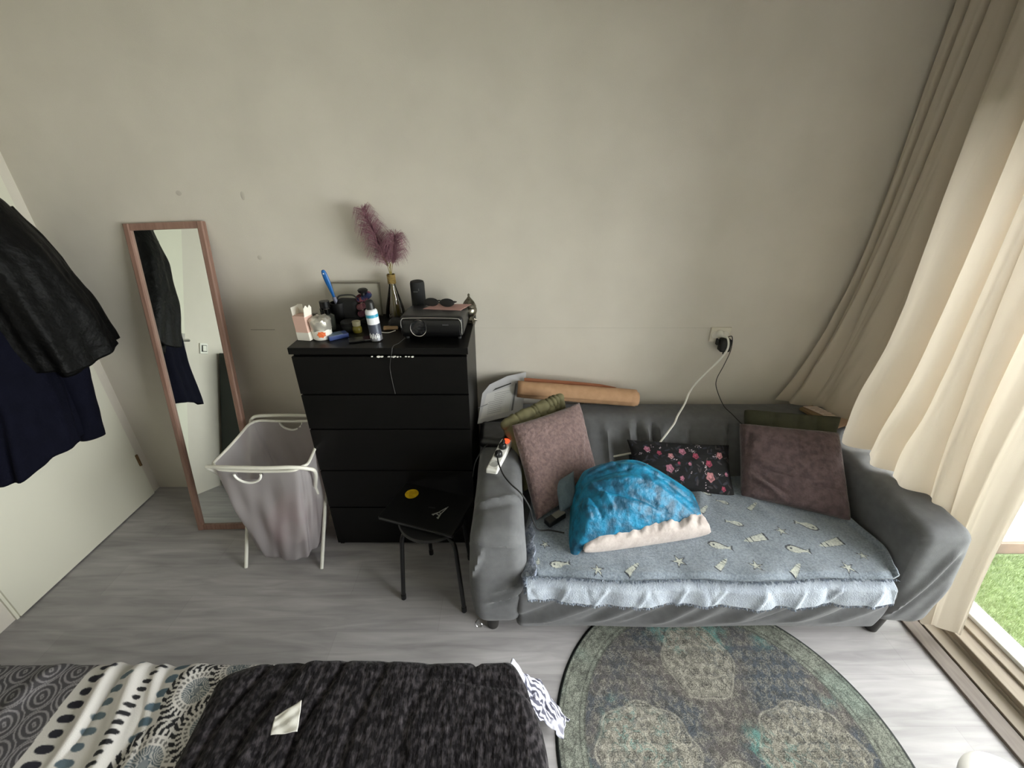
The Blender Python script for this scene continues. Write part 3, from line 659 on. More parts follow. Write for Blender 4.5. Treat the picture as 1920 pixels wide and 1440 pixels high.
for yy_, xm in ((-.698, -1.235), (-.243, -1.24)):
    MB().tube([(xm+.062*math.cos(a), yy_, .672+.05*math.sin(a)) for a in np.linspace(-math.pi, 0, 24)], .0055, 8).build('handle', mat('white_trim', (228, 227, 220), .5), lb, loc=LB)
def laundry_fn(P):
    P = P.copy(); P[:, 2] += wrinkle(P, .03, 14, 81); P[:, 0] += wrinkle(P, .02, 18, 82); P[:, 1] += wrinkle(P, .02, 18, 83); return P
tag(rbox((-1.20, -.50, .22), (.24, .24, .24), .08, .012, laundry_fn).build('laundry', mat('pink_laundry', (196, 150, 158), .9, col2=(225, 215, 215), vs=7, mixr=(.48, .54)), loc=(-1.19, -.49, .15)), 'pink and white crumpled laundry inside the mesh bag', 'laundry', kind='stuff')

# ---------------------------------------------------------------- dresser
DX0, DX1, DY0, DY1 = -.998, -.202, -.51, -.03
DL = (-.6, -.27, 0)
ds = thing('chest_of_drawers', 'tall black-brown chest of drawers against the back wall', 'chest of drawers', DL)
m_ = MB(); m_.box((DX0+.015, (DY0+DY1)/2+.01, .60), (.022, DY1-DY0-.02, 1.20)).box((DX1-.015, (DY0+DY1)/2+.01, .60), (.022, DY1-DY0-.02, 1.20)).box(((DX0+DX1)/2, DY1-.006, .6), (DX1-DX0-.04, .008, 1.18)).box(((DX0+DX1)/2, -.25, .03), (DX1-DX0-.05, .40, .03)).box(((DX0+DX1)/2, DY0+.035, .60), (DX1-DX0-.05, .012, 1.19))
m_.build('carcass', M_dresser, ds, loc=DL, smooth=False, bevel=.001)
MB().box(((DX0+DX1)/2, (DY0+DY1)/2, 1.215), (DX1-DX0+.010, DY1-DY0+.008, .032)).build('top_board', M_dresser, ds, loc=DL, smooth=False, bevel=.002)
for i, (z0, z1) in enumerate(((.996, 1.186), (.802, .988), (.548, .794), (.298, .540), (.028, .290))):
    d_ = MB(); d_.box(((DX0+DX1)/2, DY0+.009, (z0+z1)/2), (DX1-DX0-.004, .018, z1-z0)); d_.box(((DX0+DX1)/2, DY0+.22, (z0+z1)/2-.01), (DX1-DX0-.06, .36, z1-z0-.04))
    dd = d_.build('drawer', M_dresser, ds, loc=DL, smooth=False, bevel=.0015)
    if i == 0:
        st = MB(); rg = random.Random(4)
        for x in (-.63, -.60, -.585, -.555, -.540, -.532, -.515, -.503, -.478, -.465, -.448):
            r_ = rg.uniform(.004, .010); n_ = 7
            st.prism([(x+r_*rg.uniform(.6, 1.2)*math.cos(a*6.283/n_), 1.1875+.6*r_*rg.uniform(.5, 1.2)*math.sin(a*6.283/n_)) for a in range(n_)], -.5125, -.5085, lambda a, b_, h: (a, h, b_))
        q = st.build('sticker_residue', mat('torn_white_sticker', (215, 213, 206), .8), dd, loc=DL, smooth=False); q['label'] = 'torn white sticker remains along the top drawer edge'
tag(MB().tube(bez([(-.500, -.40, 1.236), (-.515, -.47, 1.237), (-.530, -.512, 1.238), (-.535, -.524, 1.215), (-.545, -.522, 1.18), (-.556, -.516, 1.13), (-.553, -.516, 1.06), (-.548, -.516, 1.00)], 40), .0013, 6).build('thin_cord', mat('grey_cord', (52, 51, 49), .5), loc=(-.53, -.515, 1.236)), 'thin pale cord hanging down the chest of drawers front', 'cord')

# ---------------------------------------------------------------- things on the dresser (top at z = 1.231)
ZT = 1.2315
pk = thing('carton', 'open pale pink cosmetic carton at the left front of the dresser', 'box', (-.957, -.400, ZT), (0, R(-2), R(-14))); pk.scale = (1.05, 1.05, 1.12)
M_pink = mat('pale_pink_card', (214, 178, 164), .7); M_cardw = mat('cream_card', (226, 222, 212), .7)
MB().box((0, 0, .052), (.062, .05, .104), mi=0).build('carton_body', M_pink, pk, smooth=False, bevel=.0015)
MB().box((0, -.0254, .018), (.0622, .001, .034)).box((.0314, 0, .018), (.001, .05, .034)).build('label_band', M_cardw, pk, smooth=False)
MB().box((-.030, .004, .118), (.0015, .05, .04)).box((-.018, .024, .123), (.024, .0015, .036)).build('flap', M_cardw, pk, smooth=False)
MB().prism([(-.024, .10), (.024, .10), (.026, .13), (.014, .143), (.004, .133), (-.010, .146), (-.024, .136)], .030, .0315, lambda x, y, h: (h+(y-.1)*.15, x, y)).build('flap', M_cardw, pk, smooth=False)
tub = thing('tub', 'round white tub with foil wrap and orange flower, beside the carton', 'tub', (-.889, -.39, ZT)); tub.scale = (1.05, 1.05, 1.05)
MB().lathe([(.036, 0), (.040, .004), (.043, .05), (.044, .072)], seg=40).build('tub_body', M_cardw, tub)
def foil(P): return P
fo = MB(); ri = []
for i, (r_, z) in enumerate([(.0445, .045), (.0455, .060), (.047, .078), (.046, .090), (.036, .098), (.018, .099), (.001, .097)]):
    ri.append([((r_+.0016*math.sin(k*.7+i*2)+.001*math.sin(k*1.9+i))*math.cos(k/48*6.283), (r_+.0016*math.sin(k*.7+i*2))*math.sin(k/48*6.283), z+.003*math.sin(k*.9+i*3)) for k in range(48)])
fo.grid(np.array(ri).transpose(1, 0, 2), closed_u=True); fo.build('foil_wrap', mat('clouded_foil', (195, 190, 180), .25, metal=.6), tub)
MB().prism([(.020*math.cos(a)*(1 if k % 2 else .75), .016*math.sin(a)*(1 if k % 2 else .75)) for k, a in enumerate(np.linspace(0, 6.283, 15)[:-1])], 0, .001, lambda x, y, h: ((.0435+h)*math.sin(.35+x/.0435), -(.0435+h)*math.cos(.35+x/.0435), .030+y)).build('flower_print', mat('orange_print', (214, 104, 52), .6), tub, smooth=False)
bc = thing('small_box', 'small flat dark blue box in front of the white tub', 'box', (-.822, -.385, ZT), (0, 0, R(38))); bc.scale = (1.2, 1.15, 1.1)
MB().box((0, 0, .009), (.075, .045, .018)).build('box_body', mat('dark_blue_card', (28, 52, 110), .4), bc, smooth=False, bevel=.0015)
MB().box((-.008, 0, .0185), (.05, .043, .001)).build('printed_top', mat('grey_blue_print', (86, 104, 126), .4), bc, smooth=False)
sp = thing('spray_can', 'blue white and grey deodorant spray can at the dresser front', 'spray can', (-.625, -.425, ZT), (0, R(-3), 0)); sp.scale = (1.12, 1.12, 1.18)
MB().lathe([(.022, 0), (.024, .003), (.024, .006)], seg=32).build('base', M_chrome, sp)
MB().lathe([(.0240, .006), (.0240, .026)], seg=32).build('silver_band', mat('silver_print', (170, 172, 178), .3, metal=.7), sp)
MB().lathe([(.0241, .026), (.0241, .072)], seg=32).build('body', mat('slate_print', (74, 78, 92), .35, metal=.3), sp)
MB().lathe([(.0242, .072), (.0242, .098)], seg=32).build('white_band', mat('white_print', (220, 222, 226), .35), sp)
MB().lathe([(.0243, .098), (.0243, .110)], seg=32).build('blue_band', mat('cyan_print', (52, 146, 178), .35), sp)
MB().lathe([(.0242, .110), (.0240, .120), (.021, .126), (.016, .129)], seg=32).build('shoulder', mat('white_print', 0), sp)
MB().lathe([(.0165, .128), (.0165, .150), (.014, .160), (.009, .164), (0, .165)], seg=24).build('cap', M_black, sp)
m_ = MB()
for k in range(7):
    a = -1.0+k*.3; m_.box((.0243*math.sin(a), -.0243*math.cos(a), .024+.004*(k % 2)), (.0035, .001, .018), rz=a)
m_.build('lettering', mat('white_lettering', (225, 225, 225), .5), sp, smooth=False)
def bottle(name, label, loc, prof, m, capprof=None, capm=None, cat='bottle', seg=24, **k):
    t = thing(name, label, cat, loc)
    MB().lathe(prof, seg=seg, **k).build('body', m, t)
    if capprof: MB().lathe(capprof, seg=seg, **k).build('cap', capm, t)
    return t
M_smoke = mat('smoked_glass', (60, 62, 56), .15); M_dkgrey = mat('dark_grey_plastic', (42, 43, 42), .4)
bottle('perfume_bottle', 'dark square-shouldered perfume bottle behind the white tub', (-.90, -.27, ZT), [(.030, 0), (.032, .006), (.032, .07), (.022, .078), (.012, .08)], M_smoke, [(.014, .08), (.014, .105), (0, .105)], M_blackgloss, seg=20)
bottle('perfume_bottle', 'black stubby bottle with a wide cap just behind the carton', (-.935, -.20, ZT), [(.026, 0), (.028, .006), (.028, .085), (.016, .09)], M_blackgloss, [(.024, .09), (.024, .122), (0, .123)], M_black)
bottle('perfume_bottle', 'grey-green clear bottle between carton and dark bottles', (-.945, -.30, ZT), [(.016, 0), (.018, .004), (.018, .070), (.010, .078)], mat('grey_green_glass', (112, 114, 100), .2), [(.012, .078), (.012, .093), (0, .094)], M_silver)
bottle('cream_jar', 'flat black cream jar in front of the toiletry bag', (-.80, -.27, ZT), [(.040, 0), (.042, .004), (.042, .026)], M_dkgrey, [(.043, .026), (.043, .040), (.040, .043), (0, .043)], M_black, 'jar')
bottle('oil_bottle', 'small yellow oil bottle with a cream cap left of the spray can', (-.752, -.31, ZT), [(.020, 0), (.022, .004), (.022, .024), (.014, .034)], mat('yellow_oil', (122, 112, 42), .2), [(.019, .034), (.020, .055), (0, .056)], mat('cream_cap', (176, 170, 140), .5))
# cup holding brush
cp = thing('brush_cup', 'black cup behind the bottles holding the blue-handled brush', 'cup', (-.885, -.16, ZT))
MB().lathe([(.034, 0), (.036, .003), (.040, .105), (.037, .105), (.033, .006), (0, .006)], seg=28).build('cup_body', M_black, cp)
br = thing('hair_brush', 'blue brush handle pointing up from the black cup', 'brush', (-.878, -.155, ZT+.035), (R(4), R(-11), 0))
MB().lathe([(.004, .02), (.010, .05), (.010, .10)], seg=16).build('neck', mat('lilac_grey_plastic', (120, 122, 140), .4), br)
hp = [(.007, .10), (.009, .13), (.0125, .17), (.0135, .20), (.012, .225), (.008, .237), (0, .240)]
MB().lathe(hp, seg=20, sy=.6).build('handle', mat('bright_blue_plastic', (18, 96, 168), .35), br)
MB().lathe([(.0035, -.0015), (.0035, .0015)], seg=12, M=Matrix.Translation((0, -.006, .222))@Matrix.Rotation(R(90), 4, 'X')).build('hanging_hole', mat('pale_hole', (200, 205, 210), .6), br)
# picture frame leaning on the wall
pf = thing('picture_frame', 'pale glass-fronted frame leaning on the wall behind the toiletries', 'picture frame', (-.825, -.055, ZT), (R(-6), 0, 0))
m_ = MB()
for x in (-.125, .125): m_.box((x, 0, .088), (.006, .012, .176))
for z in (.003, .173): m_.box((0, 0, z), (.25, .012, .006))
m_.build('frame', mat('grey_metal_trim', (128, 122, 110), .4, metal=.6), pf, smooth=False)
MB().box((0, .002, .088), (.244, .004, .17)).build('glass', mat('greyed_backing', (178, 174, 160), .25), pf, smooth=False)
# toiletry pouch and hair clips
def lump(sd, am, sc): 
    def f(P):
        P = P.copy(); P[:, 0] += wrinkle(P, am, sc, sd); P[:, 1] += wrinkle(P, am, sc, sd+1); P[:, 2] += wrinkle(P, am*.7, sc, sd+2); return P
    return f
pc = thing('toiletry_bag', 'black rounded toiletry bag in front of the picture frame', 'bag', (-.838, -.145, ZT))
rbox((-.838, -.145, ZT+.062), (.125, .07, .12), .034, .01, lump(91, .004, 30)).build('bag_body', mat('black_nylon', (12, 12, 12), .7), pc, loc=(-.838, -.145, ZT))
MB().tube(bez([(-.05, -.01, .118), (-.03, -.01, .137), (.03, -.01, .140), (.055, -.01, .122)], 20), .004, 8).build('carry_loop', M_dkgrey, pc)
M_scr = mat('patterned_scrunchie', (120, 62, 72), .8, col2=(36, 48, 88), vs=30, mixr=(.46, .52), bump=.003, bs=80)
for i, (x, y, z, lab) in enumerate(((-.758, -.135, .125, 'topmost navy and rose fabric scrunchie on the pile right of the toiletry bag'), (-.75, -.16, .088, 'middle dusty rose scrunchie in the pile behind the spray can'), (-.742, -.18, .050, 'lowest wine red scrunchie in the pile behind the spray can'))):
    m_ = MB(); pts = []
    nn = 90
    for k in range(nn):
        a = k/nn*6.283; pts.append((x+.026*math.cos(a), y+.022*math.sin(a), ZT+z+.010*math.sin(a+1+i)))
    m_.tube(pts, [.0135*(1+.28*math.sin(k*2.1)) for k in range(nn)], 10, closed=True)
    tag(m_.build('scrunchie', [M_scr, mat('rose_cloth', (128, 84, 88), .8, col2=(96, 52, 62), vs=40, bump=.003, bs=80), mat('wine_cloth', (92, 44, 56), .8, col2=(60, 30, 44), vs=40, bump=.003, bs=80)][i], loc=(x, y, ZT+z)), lab, 'scrunchie', 'scrunchies piled on the dresser')
st_ = thing('scrunchie_holder', 'dark hair-accessory stand behind the spray can', 'stand', (-.752, -.15, ZT))
MB().lathe([(.032, 0), (.034, .004), (.03, .008), (.010, .012), (.010, .15), (0, .152)], seg=20).build('stand_post', M_black, st_)
MB().lathe([(.0, .152), (.022, .153), (.026, .165), (.018, .172), (0, .173)], seg=20).build('stand_top', M_black, st_)
tag(MB().tube(bez([(-.70, -.22, ZT+.07), (-.685, -.24, ZT+.045), (-.675, -.27, ZT+.02), (-.65, -.31, ZT+.004), (-.60, -.33, ZT+.004), (-.57, -.30, ZT+.004)], 40), .002, 6).build('white_cable', M_wire_w, loc=(-.65, -.3, ZT)), 'thin white cable curling behind the spray can', 'cable')
tag(MB().box((-.60, -.27, ZT+.008), (.07, .03, .014), rz=.2).build('wooden_comb', mat('tan_wood', (170, 140, 104), .6), loc=(-.60, -.27, ZT), smooth=False, bevel=.003), 'tan wooden comb lying between the spray can and projector', 'comb')
tag(rbox((-.575, -.235, ZT+.022), (.08, .06, .042), .018, .01, lump(95, .003, 40)).build('glasses_case', mat('dark_grey_cloth', (40, 40, 42), .8), loc=(-.575, -.235, ZT)), 'dark grey soft case tucked left of the projector', 'case')
cn = thing('phone', 'black phone lying flat left of the spray can', 'phone', (-.70, -.42, ZT), (0, 0, R(20)))
MB().box((0, 0, .005), (.11, .055, .009)).build('phone_body', M_blackgloss, cn, bevel=.003)
MB().box((.03, -.026, .006), (.03, .003, .006)).build('metal_edge', M_chrome, cn)
# vase with pampas grass
vs_ = thing('glass_vase', 'clear glass vase with twine neck behind the projector', 'vase', (-.622, -.07, ZT)); vs_.scale = (1.1, 1.1, 1.32)
def vglass():
    m = bpy.data.materials.new('clear_vase_glass'); m.use_nodes = True; nt = m.node_tree; N = nt.nodes; L = nt.links
    t = N.new('ShaderNodeBsdfTransparent'); t.inputs[0].default_value = (.93, .92, .88, 1); g = N.new('ShaderNodeBsdfGlossy'); g.inputs['Roughness'].default_value = .05
    f = N.new('ShaderNodeLayerWeight'); f.inputs[0].default_value = .35; mx = N.new('ShaderNodeMixShader')
    L.new(f.outputs['Fresnel'], mx.inputs[0]); L.new(t.outputs[0], mx.inputs[1]); L.new(g.outputs[0], mx.inputs[2]); L.new(mx.outputs[0], N['Material Output'].inputs[0]); return m
M_vg = vglass()
MB().lathe([(.0, .003), (.045, .002), (.048, .008), (.040, .045), (.026, .09), (.015, .128), (.014, .16), (.016, .172), (.0145, .172), (.0125, .16), (.0135, .128), (.0245, .09), (.0385, .045), (.046, .010), (0, .008)], seg=40).build('vase_glass', M_vg, vs_)
m_ = MB()
for k in range(7): m_.tube([(.0170*math.cos(a), .0170*math.sin(a), .138+k*.005+.001*math.sin(a*3+k)) for a in np.linspace(0, 6.283, 25)[:-1]], .0028, 6, closed=True)
m_.build('twine_wrap', mat('jute_twine', (140, 118, 66), .9, bump=.001, bs=300), vs_)
M_stem = mat('dried_stem', (132, 120, 62), .8); M_plume = mat('mauve_plume', (150, 108, 118), .9, col2=(122, 82, 94), vs=40)
VX, VY = -.622, -.07
def pampas(name, label, tip, base_xy, r0, n, plume_len, seed, dense=True):
    rg = random.Random(seed); t = thing(name, label, 'dried grass', (VX, VY, ZT+.01))
    b0 = Vector((base_xy[0], base_xy[1], ZT+.012)); nk = Vector((VX+base_xy[2], VY, ZT+.222)); tp = Vector(tip)
    mid = nk.lerp(tp, .45)+Vector((.006, 0, .01))
    path = bez([b0, nk, mid, tp], 60); L_ = (VX, VY, ZT+.01)
    MB().tube(path, [.0022-.0012*i/len(path) for i in range(len(path))], 6).build('stem', M_stem, t, loc=L_)
    if n:
        m_ = MB(); cut = int(len(path)*(1-plume_len)); seg = path[cut:]
        m_.tube(seg, .0018, 5)
        for k in range(n):
            s = rg.random()**.9; i = min(len(seg)-2, int(s*(len(seg)-1))); p = seg[i]; dr_ = (seg[i+1]-seg[i]).normalized()
            a = rg.random()*6.283; side = Vector((math.cos(a), math.sin(a)*.8, 0)); side = (side-dr_*side.dot(dr_)).normalized()
            l = r0*(.45+.55*math.sin(min(.97, s*.80+.17)*math.pi)**.6)*rg.uniform(.6, 1.25)
            p1 = p+(side*.45+dr_*.75)*l*.55; p2 = p+side*l*.95+dr_*l*.85; p3 = p+side*l*1.3+dr_*l*.6+Vector((0, 0, -.25*l))
            m_.tube([p, p1, p2, p3], [.0008, .0006, .0005, .0003], 3, cap=False)
        m_.build('plume', M_plume, t, loc=L_, smooth=False)
    return t
pampas('pampas_grass', 'tall mauve pampas plume leaning left out of the vase', (-.712, -.085, 1.765), (-.61, -.080, -.004), .054, 1000, .58, 1)
pampas('pampas_grass', 'shorter mauve pampas plume leaning right out of the vase', (-.572, -.095, 1.650), (-.625, -.09, .004), .050, 640, .50, 2)
pampas('pampas_grass', 'small sparse mauve plume between the two larger plumes in the vase', (-.628, -.09, 1.60), (-.615, -.10, 0), .036, 240, .40, 3)
for k, (x, z) in enumerate(((-.59, 1.63), (-.605, 1.60), (-.655, 1.56))):
    pampas('grass_stalk', ['bare straw stalk at the right of the vase bunch', 'bare straw stalk upright in the middle of the vase bunch', 'bare straw stalk bending left in the vase bunch'][k], (x, -.09, z), (-.6+.004*k, -.10, .003*(k-1)), 0, 0, 0, 5)
# smart speaker
sk = thing('bluetooth_speaker', 'black cylindrical speaker standing by the wall behind the projector', 'speaker', (-.482, -.115, ZT))
MB().lathe([(.030, 0), (.034, .004), (.036, .02), (.036, .19), (.033, .20), (.026, .203), (.0, .200)], seg=40).build('speaker_body', mat('black_mesh', (20, 21, 22), .75, bump=.001, bs=900), sk)
MB().lathe([(.0362, .0), (.0362, .004)], (0, 0, .012), 40).build('rubber_ring', M_blackgloss, sk)
MB().box((-.004, -.0362, .155), (.022, .001, .003)).box((.012, -.0350, .165), (.003, .001, .012)).build('logo', mat('grey_logo', (88, 88, 88), .4), sk, smooth=False)
# projector
pj = thing('projector', 'black projector with a silver-ringed lens on the dresser', 'projector', (-.368, -.30, ZT), (0, 0, R(-1))); pj.scale = (.94, 1, 1)
PJ = (0, 0, 0)
def pjf(P):
    P = P.copy(); t = ss(P[:, 2], .08, .112); P[:, 2] -= .012*ss(P[:, 1], -.02, .11)*t; return P
rbox((0, .0, .062), (.312, .235, .100), .024, .012, pjf).build('body', mat('charcoal_casing', (24, 24, 25), .38), pj)
rbox((0, -.112, .058), (.290, .018, .084), .008, .02).build('front_panel', M_blackgloss, pj)
MB().tube(bez([(-.146, -.121, .060), (-.146, -.121, .085), (-.138, -.121, .101), (-.120, -.121, .1055), (0, -.121, .1075), (.120, -.121, .1055), (.140, -.121, .099), (.148, -.121, .08), (.148, -.121, .030)], 64), .0024, 8).build('silver_trim', M_chrome, pj)
LM = Matrix.Translation((-.062, -.119, .060))@Matrix.Rotation(R(90), 4, 'X')
MB().lathe([(.038, -.002), (.0405, .004), (.0395, .008), (.037, .007), (.036, -.002)], seg=48, M=LM).build('lens_ring', M_chrome, pj)
MB().lathe([(.036, .006), (.030, -.001), (.022, -.002), (.012, .001), (0, .003)], seg=40, M=LM).build('lens', mat('lens_glass', (6, 6, 10), .05, coat=1), pj)
for (x, y) in ((-.13, -.09), (.13, -.09), (0, .09)): MB().lathe([(.010, 0), (.012, .012), (.012, .016)], (x, y, 0), 16).build('foot', M_dkgrey, pj)
MB().box((.07, -.1215, .075), (.03, .001, .005)).build('brand_marking', mat('dark_grey_mark', (60, 60, 62), .4), pj, smooth=False)
cdn = tag(MB().prism([(-.425, -.30), (-.245, -.325), (-.20, -.225), (-.375, -.215)], 0, .0012, lambda x, y, h: (x, y, ZT+.1125+h)).build('card', mat('dusty_pink_card', (186, 146, 140), .8), loc=(-.31, -.26, ZT+.113), smooth=False), 'dusty pink card lying on top of the projector', 'card')
gs = thing('sunglasses', 'black sunglasses resting on the pink card and projector', 'sunglasses', (-.352, -.262, ZT+.116), (0, 0, R(-8))); gs.scale = (1.15, 1.15, 1.1)
for s_ in (-1, 1):
    GM = Matrix.Translation((s_*.034, 0, .016))@Matrix.Rotation(R(78), 4, 'X')
    MB().lathe([(.024, -.002), (.029, 0), (.024, .003)], seg=28, M=GM@Matrix.Diagonal((1.1, .62, 1, 1))).build('rim', M_black, gs)
    MB().lathe([(.026, -.001), (.026, .001), (0, .002)], seg=28, M=GM@Matrix.Diagonal((1.1, .62, 1, 1))).build('lens', mat('dark_lens', (16, 16, 18), .08), gs)
    MB().tube(bez([(s_*.064, .004, .022), (s_*.066, .03, .012), (s_*.045, .036, .006), (-s_*.02, .030+.006*s_, .004), (-s_*.055, .018+.008*s_, .003)], 24), .0026, 8).build('temple', M_black, gs)
MB().tube(bez([(-.012, 0, .020), (0, .001, .024), (.012, 0, .020)], 10), .003, 8).build('bridge', M_black, gs)
# silver pot at the right back corner
pt = thing('incense_burner', 'ornate domed silver pot at the right back corner of the dresser', 'pot', (-.218, -.165, ZT)); pt.scale = (1.1, 1.1, 1.15)
MB().lathe([(.0, .0), (.024, 0), (.026, .004), (.016, .012), (.012, .020), (.018, .026), (.030, .036), (.036, .052), (.034, .066), (.030, .072)], seg=36).build('bowl', M_silver, pt)
MB().lathe([(.031, .072), (.033, .075), (.030, .082), (.024, .094), (.014, .106), (.007, .114), (.004, .120), (.006, .124), (.004, .129), (.0, .132)], seg=36).build('lid', M_silver, pt)
for k in range(4):
    a = k*1.571+.5; MB().tube([(.02*math.cos(a), .02*math.sin(a), .012), (.034*math.cos(a), .034*math.sin(a), .006), (.036*math.cos(a), .036*math.sin(a), .003)], [.004, .004, .005], 8).build('foot', M_silver, pt)
tag(rbox((-.30, -.10, ZT+.035), (.09, .07, .07), .03, .01, lump(77, .004, 30)).build('pouch', mat('black_fabric_bundle', (26, 26, 30), .8), loc=(-.30, -.10, ZT)), 'dark rounded pouch behind the projector and silver pot', 'pouch')

# ---------------------------------------------------------------- stool with laptop
SLc = (-.385, -.735, 0)
so = thing('stool', 'black round steel stool in front of the chest of drawers', 'stool', SLc)
M_steel = mat('black_steel_tube', (14, 14, 14), .38)
MB().lathe([(.0, .432), (.150, .432), (.160, .438), (.162, .446), (.156, .452), (0, .450)], SLc, 48).build('seat', M_black, so, loc=SLc)
feet = [(-.548, -.845), (-.235, -.915), (-.455, -.565), (-.235, -.60)]
for (x, y) in feet:
    dx, dy = x-SLc[0], y-SLc[1]; l = math.hypot(dx, dy); ux, uy = dx/l, dy/l; r1 = l-.035
    pts = bez([(SLc[0]+ux*.05, SLc[1]+uy*.05, .424), (SLc[0]+ux*(r1-.045), SLc[1]+uy*(r1-.045), .424), (SLc[0]+ux*(r1-.012), SLc[1]+uy*(r1-.012), .412), (SLc[0]+ux*r1, SLc[1]+uy*r1, .380)], 24)+[Vector((x, y, .02))]
    lg = MB().tube(pts, .0105, 10).build('leg', M_steel, so, loc=SLc)
    MB().tube([(x-ux*.001, y-uy*.001, .03), (x, y, 0)], .0125, 10).build('foot_cap', M_black, lg, loc=SLc)
lp = thing('laptop', 'closed black laptop with stickers lying on the stool', 'laptop', (-.412, -.70, .4525), (0, 0, R(-18)))
MB().box((0, 0, .007), (.385, .26, .011)).build('base', mat('dark_grey_shell', (26, 26, 27), .4), lp, smooth=False, bevel=.003)
MB().box((0, -.1305, .0135), (.372, .002, .0022)).build('edge_strip', mat('grey_edge', (105, 105, 105), .35, metal=.5), lp, smooth=False)
MB().box((0, 0, .0175), (.385, .26, .006)).build('lid', mat('black_lid', (9, 9, 9), .4), lp, smooth=False, bevel=.002)
MB().lathe([(.034, 0), (.034, .0008), (0, .0008)], (-.120, .060, .0205), 40).build('sticker', mat('yellow_sticker', (206, 172, 20), .5, col2=(176, 140, 16), vs=60), lp)
m_ = MB()
TR = Matrix.Translation((.078, -.012, .0205))@Matrix.Rotation(R(-22), 4, 'Z')@Matrix.Scale(1.15, 4)
def seg2(a, b_, wd): 
    a = Vector((*a, 0)); b_ = Vector((*b_, 0)); d_ = (b_-a).normalized(); n_ = Vector((-d_.y, d_.x, 0))*wd/2
    Vv = [TR@(a+n_), TR@(a-n_), TR@(b_-n_), TR@(b_+n_)]; m_.add(Vv+[v_+Vector((0, 0, .0008)) for v_ in Vv], [(3, 2, 1, 0), (4, 5, 6, 7), (0, 1, 5, 4), (1, 2, 6, 5), (2, 3, 7, 6), (3, 0, 4, 7)])
for s_ in (-1, 1): seg2((s_*.016, -.030), (s_*.007, -.008), .006); seg2((s_*.007, -.008), (s_*.0015, .032), .0035)
seg2((-.011, -.017), (.011, -.017), .004); seg2((-.007, -.005), (.007, -.005), .003); seg2((0, .03), (0, .042), .002); seg2((-.02, -.03), (-.01, -.03), .005); seg2((.02, -.03), (.01, -.03), .005)
m_.build('tower_sticker', mat('pale_grey_sticker', (168, 168, 165), .5), lp, smooth=False)
MB().box((.022, .003, .0208), (.034, .006, .0006), rz=.15).build('logo', mat('dim_grey_logo', (58, 58, 58), .4), lp, smooth=False)

# ---------------------------------------------------------------- things on / around the sofa
# folder with papers
fl = thing('document_folder', 'grey clear folder with a printed letter beside the chest of drawers', 'folder', (-.075, -.20, .70))
o0 = Vector((-.188, -.315, .705)); ux = Vector((.245, .115, -.0)); uz = Vector((.025, .19, .165)); nn = ux.cross(uz).normalized()
if nn.y > 0: nn = -nn
def qf(a, b_, h): return o0+ux*a+uz*b_+nn*h
def sheet(name, poly, h0, h1, m, parent): 
    return MB().prism(poly, h0, h1, lambda x, y, h: qf(x, y, h)).build(name, m, parent, loc=(-.075, -.20, .70), smooth=False)
sheet('folder_cover', [(0, 0), (1, 0), (1, 1), (.55, 1.0), (.16, .88), (.02, .7)], 0, .004, mat('grey_translucent_plastic', (172, 172, 175), .35), fl)
lt = sheet('letter', [(.04, .09), (.68, .12), (.73, .72), (.12, .66)], .0045, .0055, mat('letter_paper', (188, 188, 186), .7), fl)
sheet('dark_clip', [(.24, .70), (.66, .78), (.66, .81), (.30, .75)], .0045, .006, M_dkgrey, fl)
sheet('dark_clip', [(.73, .12), (.77, .12), (.80, .76), (.76, .77)], .0045, .006, mat('mid_grey_plastic', (96, 97, 100), .5), fl)
m_ = MB()
rg = random.Random(2)
for k in range(11):
    b_ = .62-k*.045; a0 = .18 if k > 3 else .30; m_.prism([(a0, b_), (a0+rg.uniform(.2, .42), b_), (a0+.3, b_+.008), (a0, b_+.008)], .0056, .006, qf)
m_.prism([(-.03, .36), (.17, .40), (.17, .42), (-.03, .38)], .0056, .007, qf)
m_.build('printed_lines', mat('grey_ink', (120, 120, 122), .7), lt, loc=(-.075, -.20, .70), smooth=False)
# black bag below
tag(rbox((-.085, -.40, .695), (.17, .20, .055), .026, .012, lump(101, .010, 22)).build('plastic_bag', mat('black_plastic_bag', (14, 14, 16), .35), loc=(-.095, -.33, .69)), 'crumpled black bag on the left sofa arm under the folder', 'bag')
# kraft roll
kr = thing('paper_roll', 'long brown kraft paper roll lying along the sofa back', 'paper roll', (.37, -.105, .77))
A_, B_ = Vector((.03, -.105, .806)), Vector((.715, -.105, .748)); ax_ = (B_-A_).normalized(); e1 = Vector((0, 1, 0)); e2 = ax_.cross(e1).normalized(); e1 = e2.cross(ax_)
def spiral(a0, a1, r0, r1, n, x0, x1, m, name):
    Pm = np.zeros((n, 24, 3)); 
    for i in range(n):
        t = i/(n-1); a = a0+(a1-a0)*t; r_ = r0+(r1-r0)*t
        for k in range(24):
            s = x0+(x1-x0)*k/23; p = A_+ax_*s+(e1*math.cos(a)+e2*math.sin(a))*(r_*(1+.01*math.sin(s*30+a*2))); Pm[i, k] = p
    return MB().grid(Pm).build(name, m, kr, loc=(.37, -.105, .77), solid=.0018, auto=False)
Ltot = (B_-A_).length
spiral(0, 9.5, .040, .054, 70, 0, Ltot, M_kraft, 'outer_wrap')
spiral(1.0, 12, .026, .044, 80, .004, Ltot+.014, M_kraft, 'inner_wrap')
MB().prism([(0.0, .0), (.50, .0), (.54, .012), (.44, .026), (.3, .030), (0, .030)], 0, .0015, lambda x, y, h: A_+ax_*(x+.04)+Vector((0, .028+h*1-y*.1, .036+y))).build('loose_flap', M_kraftd, kr, loc=(.37, -.105, .77), smooth=False)
